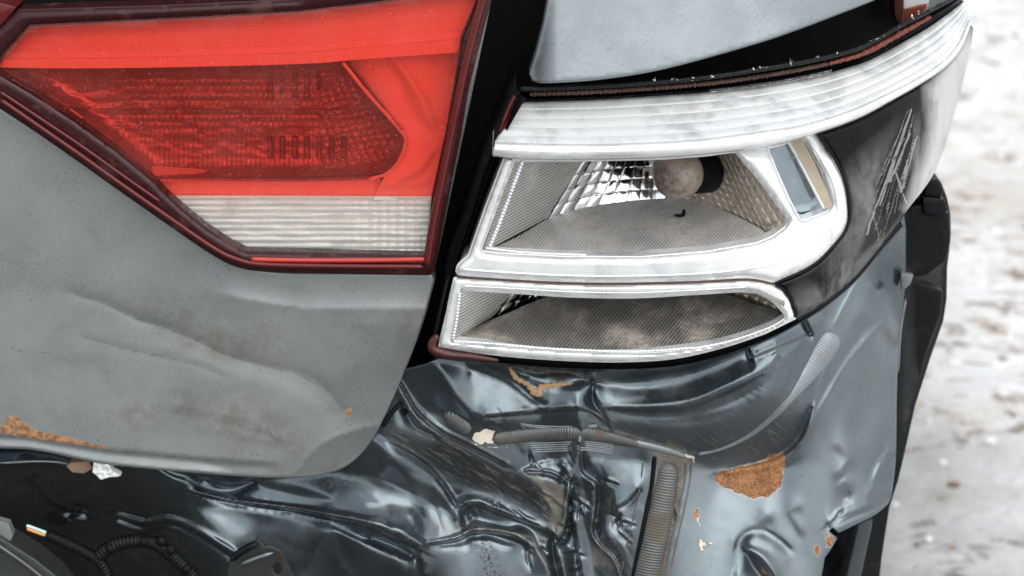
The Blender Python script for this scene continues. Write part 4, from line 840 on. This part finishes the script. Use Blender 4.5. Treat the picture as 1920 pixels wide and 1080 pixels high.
# crushed zones carry many small facets
cz = np.clip(1-np.hypot((F.X-1040)/230, (F.Y-930)/120), 0, 1)
F.S += cz*0.18*fbm(F.X/22+F.Y/60, F.Y/18, 21, 3); F.Sx += cz*0.18*fbm(F.X/18, F.Y/30, 31, 3)
F.solve(0.12)
CUT = np.zeros(F.X.shape)                          # pinched valleys where the sheet has folded in on itself
def cut(pts, wd, deep, lip=0.0):
    p = np.array(pts, float); wl = np.full(len(p), float(wd)) if np.isscalar(wd) else np.array(wd, float); dl = np.full(len(p), float(deep)) if np.isscalar(deep) else np.array(deep, float)
    pp = smooth(np.c_[p, wl, dl], 6); w_ = F.win(pp[:, :2], wl.max()*5); X, Y = F.X[w_], F.Y[w_]
    best = np.full(X.shape, 1e9); dep = np.zeros(X.shape); sd = np.zeros(X.shape)
    for i in range(len(pp)-1):
        a, b = pp[i], pp[i+1]; dx, dy = b[0]-a[0], b[1]-a[1]; t = np.clip(((X-a[0])*dx+(Y-a[1])*dy)/(dx*dx+dy*dy+1e-9), 0, 1)
        r = np.hypot(X-a[0]-t*dx, Y-a[1]-t*dy)/(a[2]+(b[2]-a[2])*t); m = r < best; best[m] = r[m]; dep[m] = (a[3]+(b[3]-a[3])*t)[m]; sd[m] = np.sign(dx*(Y-a[1])-dy*(X-a[0]))[m]
    sgn = -1 if lip < 0 else 1; up = sd*sgn < 0
    CUT[w_] += dep*np.where(up, np.exp(-(best*1.5)**3), np.exp(-(best/2.1)**1.3))-dep*abs(lip)*np.exp(-((best-1.6)/1.1)**2)*up
mm_ = .001
cut([(350, 921), (428, 941), (531, 956), (622, 975), (700, 997), (778, 1028)], [2, 3, 4, 6, 9, 7], [3*mm_, 6*mm_, 8*mm_, 11*mm_, 13*mm_, 9*mm_], .3)
cut([(745, 837), (795, 868), (828, 903), (858, 950), (870, 984)], 2.6, [1*mm_, 3*mm_, 4*mm_, 5*mm_, 6*mm_], .3)
cut([(1072, 902), (1069, 940), (1065, 980), (1058, 1004), (1046, 1012), (1034, 1000)], [3, 4.5, 5, 5, 5, 3.5], [6*mm_, 10*mm_, 12*mm_, 12*mm_, 10*mm_, 5*mm_], -.3)
cut([(795, 1023), (856, 1015), (884, 1002), (920, 1001), (959, 1010), (988, 1022)], [3, 4.5, 5, 5, 6, 4], [3*mm_, 8*mm_, 8*mm_, 9*mm_, 8*mm_, 3*mm_], .35)
cut([(870, 978), (876, 957), (898, 952), (933, 966), (985, 983), (1024, 999)], [7, 9, 9, 8, 6, 4], [5*mm_, 10*mm_, 10*mm_, 9*mm_, 7*mm_, 4*mm_], .35)
cut([(1090, 836), (1096, 880), (1122, 905), (1123, 945), (1116, 990), (1124, 1015), (1154, 1046), (1168, 1084)], [5, 9, 9, 7, 5, 3.5, 3.5, 3], [3*mm_, 7*mm_, 9*mm_, 8*mm_, 8*mm_, 6*mm_, 5*mm_, 3*mm_], -.25)
cut([(1036, 1012), (1042, 1045), (1052, 1090), (1058, 1130)], [4, 5.5, 6, 6], 7*mm_); cut([(1074, 985), (1078, 1030), (1085, 1085), (1090, 1130)], [5, 7, 8, 8], 8*mm_)
cut([(1150, 768), (1220, 772), (1298, 766), (1372, 737), (1428, 706)], [4, 7, 9, 10, 5], [2*mm_, 4*mm_, 5*mm_, 5*mm_, 2*mm_], .25)
cut([(1520, 765), (1497, 822), (1448, 858), (1365, 880)], [4, 7, 8, 4], [2*mm_, 5*mm_, 6*mm_, 2*mm_], .4); cut([(975, 698), (1010, 706), (1060, 704), (1110, 713)], [5, 9, 8, 5], 8*mm_, .15); cut([(1161, 951), (1180, 940), (1195, 919)], 3, 4*mm_); cut([(1112, 716), (1114, 745), (1138, 790)], [4, 5, 4], 5*mm_)
cut([(698, 1008), (730, 1020), (772, 1042)], [6, 9, 6], 9*mm_); cut([(744, 706), (767, 747), (783, 772), (825, 808), (880, 836), (950, 872)], [2, 2.5, 3, 3, 3, 2.5], 4*mm_, .4); cut([(383, 900), (430, 912), (475, 903)], [5, 8, 4], 8*mm_)
cut([(1405, 1038), (1424, 1058), (1446, 1090)], [5, 9, 8], 6*mm_, .4); cut([(912, 782), (1000, 776), (1090, 770), (1140, 800)], [3, 5, 5, 3], 3*mm_, .3); cut([(1510, 602), (1521, 624)], 3, 3*mm_); cut([(1402, 652), (1410, 670)], 3, 3*mm_); cut([(1551, 986), (1562, 978), (1575, 960)], 3, 4*mm_)
cut([(760, 770), (778, 800), (812, 815)], [6, 9, 5], 7*mm_); cut([(1056, 878), (1062, 893), (1074, 902)], 3.5, 6*mm_); cut([(990, 884), (1030, 888), (1058, 902)], 2.5, 4*mm_, .4)
cut([(225, 972), (272, 988), (320, 982), (370, 1004), (430, 1042)], [4, 6, 6, 7, 6], 6*mm_, .3); cut([(60, 905), (80, 935), (110, 955), (160, 962)], [6, 9, 8, 5], 7*mm_, .3)
for _ in range(34):
    x_, y_ = 1040+rf_.normal()*85, 950+rf_.normal()*60; an = rf_.uniform(.3, 1.6); L_ = rf_.uniform(8, 26)
    cut([(x_-math.cos(an)*L_, y_-math.sin(an)*L_), (x_+rf_.normal()*3, y_), (x_+math.cos(an)*L_, y_+math.sin(an)*L_)], [1.5, 2.6, 1.5], [0, rf_.uniform(1, 3.5)*mm_, 0], .4)
TT = F.h-CUT; LP = -(np.roll(TT, 2, 0)+np.roll(TT, -2, 0)+np.roll(TT, 2, 1)+np.roll(TT, -2, 1)-4*TT); RIDGE = np.clip(-LP*-1/0.0016-.25, 0, 1)*np.clip(1.3-np.abs(F.X-950)/420, 0, 1)
def metal_depth(px, py):
    b = 0.010+wrap(px, 1250, 575)+0.028*sstep((790-px)/200)+0.036*(lambda u, v: u*u*(3-2*u)*v*v*(3-2*v))(np.clip((470-px)/330, 0, 1), np.clip((py-860)/110, 0, 1))+0.010*sstep((600-py)/200)*sstep((px-1480)/150)
    return b-F.at(px, py)+F.at(px, py, CUT)
# body tears to the lower right; outline of the sheet
mo = [(-330, 815), (640, 800), (690, 760), (738, 704), (762, 694), (800, 684), (840, 664), (1000, 674), (1155, 679), (1262, 672), (1356, 650), (1434, 624), (1494, 592), (1540, 555), (1600, 500), (1650, 440), (1694, 405)]+smooth([(1697, 430), (1695, 540), (1684, 640), (1680, 740), (1678, 860), (1670, 930)], 4).tolist()+smooth([(1664, 944), (1640, 964), (1600, 984), (1572, 998)], 3).tolist()+[(1566, 992), (1560, 988), (1552, 996), (1560, 1004), (1568, 1010), (1556, 1030), (1545, 1045), (1538, 1085), (1500, 1240), (-330, 1240)]
rustp = smooth([(1340, 893), (1374, 878), (1420, 868), (1467, 849), (1469, 886), (1461, 914), (1441, 931), (1415, 935), (1366, 918)], 3, True).tolist()
def metal_mask(px, py):
    m = zero4(px); m2 = zero4(px)
    wx = px+6*fbm(px/9, py/9, 2); wy_ = py+6*fbm(px/9, py/9, 8)
    m[:, 0] = np.maximum.reduce([cover(wx, wy_, rustp, 9), 0.72*cover(wx, wy_, [(1300, 950), (1312, 950), (1318, 968), (1305, 978), (1297, 968)], 8), .66*cover(wx, wy_, [(1546, 1005), (1562, 998), (1568, 1012), (1556, 1030), (1545, 1030)], 8),
        .72*cover(wx, wy_, [(1522, 1030), (1535, 1018), (1542, 1032), (1534, 1045)], 6), .60*line(wx, wy_, [(1252, 896), (1262, 903), (1270, 908)], 8), .62*line(wx, wy_, [(1430, 1065), (1445, 1080)], 9)])
    m[:, 1] = np.maximum(cover(wx, wy_, [(726, 803), (830, 810), (881, 829), (959, 876), (1011, 909), (1040, 962), (1030, 985), (998, 957), (881, 916), (800, 880), (739, 836)], 11), .72*cover(wx, wy_, [(1100, 790), (1300, 800), (1440, 760), (1515, 795), (1450, 862), (1350, 884), (1260, 845), (1130, 815)], 26))  # second area: shaded bowl under the lamp painted dark, plus its smear
    m[:, 2] = np.maximum.reduce([.8*cover(wx, wy_, [(885, 812), (905, 804), (931, 806), (926, 822), (932, 832), (900, 834), (884, 826)], 6), .6*line(wx, wy_, [(890, 834), (925, 839), (950, 840)], 5), .52*cover(wx, wy_, [(1296, 1006), (1320, 1004), (1342, 1022), (1325, 1032), (1312, 1046), (1306, 1030)], 7),
        .62*cover(wx, wy_, [(1216, 1072), (1230, 1066), (1240, 1076), (1226, 1090)], 6), .66*line(wx, wy_, [(1216, 1034), (1222, 1044)], 5), .66*line(wx, wy_, [(1231, 1038), (1237, 1044)], 5), .5*line(wx, wy_, [(1012, 1045), (1028, 1062)], 9), .62*line(wx, wy_, [(1268, 850), (1300, 858), (1302, 865)], 9), .55*line(wx, wy_, [(1300, 965), (1312, 985)], 9)])
    m[:, 0] = np.maximum(m[:, 0], .63*line(px, py, [(956, 690), (968, 708), (989, 720), (1008, 740), (1016, 726), (1042, 722), (1074, 719)], 9))
    bead = [(1262, 860), (1250, 920), (1238, 1000), (1222, 1080), (1215, 1150)]
    m2[:, 0] = np.maximum.reduce([np.clip(1.15-pdist(px, py, np.array(bead, float), False)/46, 0, .95), .8*cover(wx, wy_, [(985, 888), (1062, 908), (1064, 1000), (1044, 1012), (1030, 990), (1020, 930)], 14), .6*cover(wx, wy_, [(1125, 1000), (1165, 1050), (1165, 1085), (1090, 1060)], 16),
        .6*line(px, py, [(1150, 808), (1224, 828), (1268, 843)], 12), .55*cover(wx, wy_, [(1130, 905), (1160, 925), (1150, 970), (1128, 985)], 12), .7*line(px, py, [(845, 1006), (882, 982), (933, 994), (998, 1007), (1030, 1062)], 10), .45*cover(wx, wy_, [(440, 900), (640, 885), (760, 900), (640, 930), (480, 925)], 25),
        .45*cover(wx, wy_, [(940, 826), (1150, 832), (1150, 850), (960, 850)], 10)])
    m2[:, 1] = cover(wx, wy_, [(885, 1005), (915, 1005), (928, 1045), (950, 1085), (900, 1090), (902, 1040)], 12)
    m2[:, 1] = np.maximum(m2[:, 1], .5*np.clip(1-pdist(px, py, np.array(bead, float), False)/60, 0, 1))
    m2[:, 2] = cover(px, py, [(1540, 600), (1640, 460), (1720, 380), (1720, 960), (1560, 1010), (1540, 1260), (1150, 1260), (1195, 900), (1340, 880), (1450, 862), (1505, 815), (1530, 720)], 25)
    m2[:, 2] = np.maximum(m2[:, 2], .7*cover(px, py, [(376, 950), (520, 965), (612, 990), (590, 1040), (560, 1260), (450, 1260), (420, 1000)], 25)); m2[:, 2] *= 1-cover(px, py, [(1625, 500), (1715, 390), (1715, 660), (1672, 640), (1650, 580)], 22); m2[:, 0] = np.maximum(m2[:, 0], .5*cover(wx, wy_, rustp, 20)); m3 = zero4(px)  # film left out below the trim to paint in the shade there
    m3[:, 0] = .92*cover(px, py, [(-400, 840), (240, 862), (310, 935), (350, 1000), (400, 1050), (420, 1300), (-400, 1300)], 45)  # area whose shade is painted into the colour
    m3[:, 1] = F.at(px, py, RIDGE)
    return {'mask': m, 'mask2': m2, 'mask3': m3}
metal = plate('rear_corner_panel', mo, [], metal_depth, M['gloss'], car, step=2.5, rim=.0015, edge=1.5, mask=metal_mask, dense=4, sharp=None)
metal['label'] = 'crumpled grey rear corner panel with bare rusty patches'
def onmetal(pts, lift, n=6): a = smooth([p[:2] for p in pts], n); return P(a[:, 0], a[:, 1], metal_depth(a[:, 0], a[:, 1])-lift)
def smoothon(pts, lift, n=8, k=9):
    a = smooth([p[:2] for p in pts], n); d = metal_depth(a[:, 0], a[:, 1]); d = np.convolve(np.pad(d, k//2, mode='edge'), np.ones(k)/k, 'valid'); return P(a[:, 0], a[:, 1], d-lift)
def bead(pts, rad, lift, mat, per=.0019, rip=.06, flat=.6, nm='seam_sealer_bead'):
    W = smoothon(pts, lift); L = np.linalg.norm(np.diff(W, axis=0), axis=1).sum()
    return tube(nm, W, rad, mat, metal, seg=14, rings=int(L/per*5), ripple=rip, period=per, flat=flat)
bead([(832, 782), (846, 784), (864, 796), (884, 808)], [.0060, .0068, .0062, .0055], -.0005, M['bead'])
bead([(924, 824), (960, 818), (1010, 813), (1060, 811), (1110, 814), (1150, 822), (1200, 834)], [.0050, .0056, .0058, .0056, .0054, .0046, .0028], .0003, M['bead'])
bead([(1180, 828), (1224, 838), (1262, 848), (1284, 856)], [.0028, .0028, .0026, .0018], .0003, M['beadlight'], rip=.03)
bead([(1563, 622), (1550, 645), (1520, 692), (1484, 738), (1448, 780), (1402, 818), (1351, 842), (1310, 852)], [.0098, .0098, .0070, .0046, .0030, .0020, .0015, .0011], .0002, M['beadlight'], per=.0021, rip=.035, flat=.36)
bead([(1252, 866), (1246, 910), (1236, 960), (1224, 1020), (1212, 1080), (1200, 1150)], [.0085, .0098, .0104, .0104, .0104, .010], -.0014, M['bead'], per=.0021, rip=.04, flat=.55)
for off, r in ((-46, .0006), (36, .0009), (46, .0007)):
    bead([(1252+off, 868), (1246+off, 910), (1236+off, 960), (1222+off, 1020), (1208+off, 1090)], r, 0.0, M['bead'], rip=0, flat=.7, nm='sealer_ridge_and_groove')
bead([(1228, 856), (1222, 910), (1212, 960), (1200, 1020), (1188, 1080), (1178, 1150)], .0016, .0006, M['void'], rip=0, nm='sealer_ridge_and_groove')  # black tube drawn in place of the dark groove beside the bead
for k in range(5): bead([(980+k*4, 832+4*k), (1040, 830+4*k), (1100, 828+4*k), (1150, 835+4*k)], .0006, 0.0, M['beadlight'], rip=0, nm='sealer_ridge_and_groove')
for k in range(2): bead([(962+k*10, 790+4*k), (1000, 798+3*k), (1060, 800+3*k), (1120, 797+3*k)], .0006, 0, M['beadlight'], rip=0, nm='sealer_ridge_and_groove')
# crack with tan filler
bead([(956, 690), (967, 708), (989, 721), (1006, 738), (1016, 727), (1042, 722), (1072, 719)], [.001, .0018, .0016, .003, .0026, .0018, .0008], 0.0, M['tan'], rip=.25, per=.0042, nm='cracked_filler')

# --- flank behind the corner, wheel liner and splash guard
sil = resample(smooth([(1812, -60), (1812, 20), (1795, 150), (1760, 280), (1715, 380), (1690, 450), (1688, 560), (1678, 660), (1674, 860)], 5), 60)
S0 = P(sil[:, 0]-16, sil[:, 1], .085+wrap(sil[:, 0]-10)); rows = [S0]
for k in range(1, 9): rows.append(S0+np.array([-.01*(k/8)**2, .09*k*(1+k*.12), 0.0]))
fl_uv = None
fo_ = loft('flank_panel', rows, M['dusty'], car)
ln = [(1712, 352), (1735, 342), (1752, 334), (1762, 345), (1772, 372), (1778, 402), (1779, 440), (1776, 470), (1772, 500), (1771, 560), (1765, 600), (1740, 672), (1712, 760), (1692, 850), (1680, 900), (1664, 950), (1650, 1040), (1640, 1130), (1500, 1240), (1480, 1000), (1560, 900), (1640, 700), (1660, 500), (1680, 400)]
def ln_depth(px, py): return .115+wrap(px)*.35+.0004*np.clip(px-1690, 0, 200)+.004*fbm(px/60, py/60, 4, 2)
plate('wheel_arch_liner', ln, [], ln_depth, M['rubber'], car, step=9, rim=.10, edge=4)
# moulded steps of the liner
def slab(name, poly, y, th, mat, parent, edge=2): return plate(name, poly, [], (lambda px, py: np.full(px.shape, y)) if np.isscalar(y) else y, mat, parent, step=12, rim=th, edge=edge)
slab('liner_block', [(1703, 392), (1745, 384), (1776, 402), (1778, 452), (1770, 488), (1736, 512), (1702, 516)], .150, .03, M['rubber'], car, 4)
slab('liner_clip', [(1732, 372), (1768, 376), (1774, 392), (1768, 404), (1734, 400)], .146, .01, M['rubber'], car, 3)
slab('liner_clip', [(1738, 340), (1756, 338), (1766, 356), (1762, 368), (1736, 366)], .150, .01, M['rubber'], car, 3)
slab('liner_rib', [(1716, 530), (1764, 548), (1760, 590), (1735, 655), (1700, 790), (1690, 800), (1700, 700), (1708, 600)], .158, .01, M['rubber'], car, 4)
slab('liner_rib', [(1612, 985), (1634, 975), (1600, 1130), (1570, 1200), (1590, 1080)], .10, .02, simple('dusty_black_plastic', (.05, .06, .065), .5), car, 3)
slab('liner_bracket', [(1690, 512), (1712, 516), (1706, 532), (1692, 545)], .10, .004, M['steel'], car, 1)
a = smooth([(1698, 560), (1688, 620), (1683, 700)], 4); tube('panel_flange', P(a[:, 0], a[:, 1], .045+wrap(a[:, 0])), .0012, M['steel'], car, seg=6)
# rusty-orange corner of lamp carrier seen in the upper right gap
slab('lamp_carrier', [(1694, -40), (1745, -40), (1738, 10), (1712, 14), (1696, 18)], .17, .01, M['foam'], car, 3); slab('carrier_reflector', [(1694, 20), (1712, 16), (1736, 8), (1730, 26), (1708, 42), (1694, 50)], .168, .01, M['amber'], car, 3)
slab('carrier_edge', [(1676, -60), (1693, -60), (1690, 52), (1680, 30)], .145, .02, M['redglue'], car, 3)

# --- things under the lid: beam, rubber, wires, brackets
def beam_depth(px, py): return .030+.03*np.clip((860-py)/40, -1, 1)
A = resample(smooth([(-330, 826), (0, 828), (80, 834), (160, 852), (215, 868)], 5), 60); B = resample(smooth([(-330, 868), (0, 870), (70, 868), (125, 874), (150, 878)], 5), 60)
rows = [P(A[:, 0], A[:, 1], .04), P(A[:, 0]*.5+B[:, 0]*.5, A[:, 1]*.5+B[:, 1]*.5, .012), P(B[:, 0], B[:, 1]-5, .006), P(B[:, 0], B[:, 1], .008)]; rows.append(rows[-1]+np.array([0, .05, 0]))
zz = np.zeros((60*5, 4)); zz[:, 3] = 1
loft('bumper_reinforcement', rows, simple('dark_blue_gloss_steel', (.05, .07, .09), .2, metal=.6, coat=.5), car)
a = smooth([(-100, 869), (0, 868), (60, 865), (104, 866), (128, 870)], 5); tube('beam_edge', P(a[:, 0], a[:, 1], .004), .0009, M['steel'], car, seg=6, rings=60, lump=.2)
slab('foam_pad', [(126, 874), (134, 869), (166, 866), (172, 878), (157, 886), (136, 884)], .004, .01, simple('brown_foam', (.24, .15, .10), .9, bump=.6), car, 2)
slab('rubber_buffer', smooth([(706, 812), (720, 780), (738, 756), (754, 748), (764, 762), (757, 778), (735, 796)], 3, True).tolist(), .016, .04, M['void'], car, 4)
a = smooth([(716, 800), (738, 770), (752, 758)], 4); tube('buffer_ridge', P(a[:, 0], a[:, 1], .013), .0018, M['rubber'], car, seg=8, rings=30, lump=.3)
def wire(nm, pts, r, mat, y, par, **k): a = smooth(pts, 6); return tube(nm, P(a[:, 0], a[:, 1], y), r, mat, par, **k)
h1 = wire('wiring_harness', [(84, 1000), (120, 1016), (150, 1030), (181, 1048), (196, 1066), (206, 1100), (215, 1160)], .0042, M['rubber'], -.005, car, rings=200, ripple=.10, period=.0026)
h1['label'] = 'black corrugated wiring conduit'
wire('orange_wire', [(50, 990), (66, 996), (86, 1003)], .0016, M['orange'], -.008, h1, rings=30)
wire('pale_wire', [(49, 985), (66, 991), (87, 999)], .0012, M['pale'], -.0085, h1, rings=30)
wire('wiring_harness', [(181, 1048), (192, 1036), (205, 1028), (228, 1018), (267, 1014), (300, 1024), (337, 1054), (365, 1084), (400, 1140)], .0052, M['rubber'], -.004, car, rings=260, ripple=.07, period=.0026)
for x_, y_ in ((207, 1028), (270, 1015), (303, 1014), (320, 1030), (350, 1066)): ball('cable_clip', P(x_, y_, -.006), .0042, M['void'], car, (1, 1, 1))
br = [(425, 1090), (433, 1048), (454, 1029), (484, 1014), (495, 1027), (506, 1025), (526, 1034), (537, 1059), (552, 1090), (560, 1180), (420, 1180)]
hole = [(520+11*math.cos(k*.6283), 1066+14*math.sin(k*.6283)) for k in range(10)]
plate('mounting_bracket', br, [hole], lambda px, py: -.004+.0001*(py-1020), M['darksteel'], car, step=6, rim=.0025, edge=2)
a = smooth([(431, 1052), (454, 1033), (485, 1017)], 4); tube('bracket_flange', P(a[:, 0], a[:, 1], -.008), .0028, M['rubber'], car, seg=8)
a = smooth([(452, 1058), (475, 1048), (512, 1036)], 4); tube('bracket_flange', P(a[:, 0], a[:, 1], -.005), .0016, M['steel'], car, seg=8)
slab('lower_beam', [(-330, 850), (-60, 975), (0, 1012), (64, 1052), (104, 1084), (180, 1180), (-330, 1240)], lambda px, py: -.004+0*px, .02, M['darksteel'], car, 5)
a = smooth([(-40, 1000), (8, 1030), (66, 1072), (120, 1120)], 4); tube('beam_edge', P(a[:, 0], a[:, 1], -.006), .0016, M['bead'], car, seg=8)
slab('bumper_tab', [(-30, 972), (0, 980), (14, 984), (22, 1004), (18, 1014), (-30, 1000)], .0, .006, simple('grey_plastic_tab', (.16, .17, .17), .6), car, 3)

# --- loose scrap wedged under the lid
pc = [(178, 862), (198, 869), (204, 876), (208, 884), (224, 892), (206, 893), (189, 898), (182, 890), (175, 885)]
sc = plate('foam_scrap', pc, [], lambda px, py: -.004+.004*fbm(px/9, py/9, 3, 3), M['foam'], None, step=2.5, rim=.006, edge=2, sharp=25)
sc['label'] = 'torn white foam scrap wedged under the edge of the trunk lid'; sc['category'] = 'scrap'

# --- clods of ice and dirt strewn over the snow
def clods(name, n, mat, smin, smax, seed):
    R_ = np.random.default_rng(seed); V = []; Fc = []
    ico = bmesh.new(); bmesh.ops.create_icosphere(ico, subdivisions=1, radius=1); iv = np.array([v.co[:] for v in ico.verts]); fi = [[v.index for v in f.verts] for f in ico.faces]; ico.free()
    for k in range(n):
        y = R_.uniform(.2, 7); x = R_.uniform(.55, 1.0+y*.6); s_ = R_.uniform(smin, smax)*R_.uniform(.4, 1)
        v = iv*(1+R_.normal(size=(len(iv), 1))*.18)*np.array([1, R_.uniform(.6, 1.2), .5])*s_+np.array([x, y, s_*.15]); b = len(V)*len(iv); V.append(v); Fc += [[b+i for i in f] for f in fi]
    o = new_mesh(name, np.concatenate(V), Fc, mat, None, sharp=30); o['kind'] = 'stuff'; o['label'] = name.replace('_', ' ')+' strewn over the trodden snow beside the car'; o['category'] = 'debris'
clods('ice_lumps', 900, simple('grey_ice', (.70, .68, .65), .8, bump=.3), .004, .016, 3)
clods('dirt_clods', 260, simple('brown_dirt', (.13, .09, .06), .9, bump=.4), .003, .012, 5)
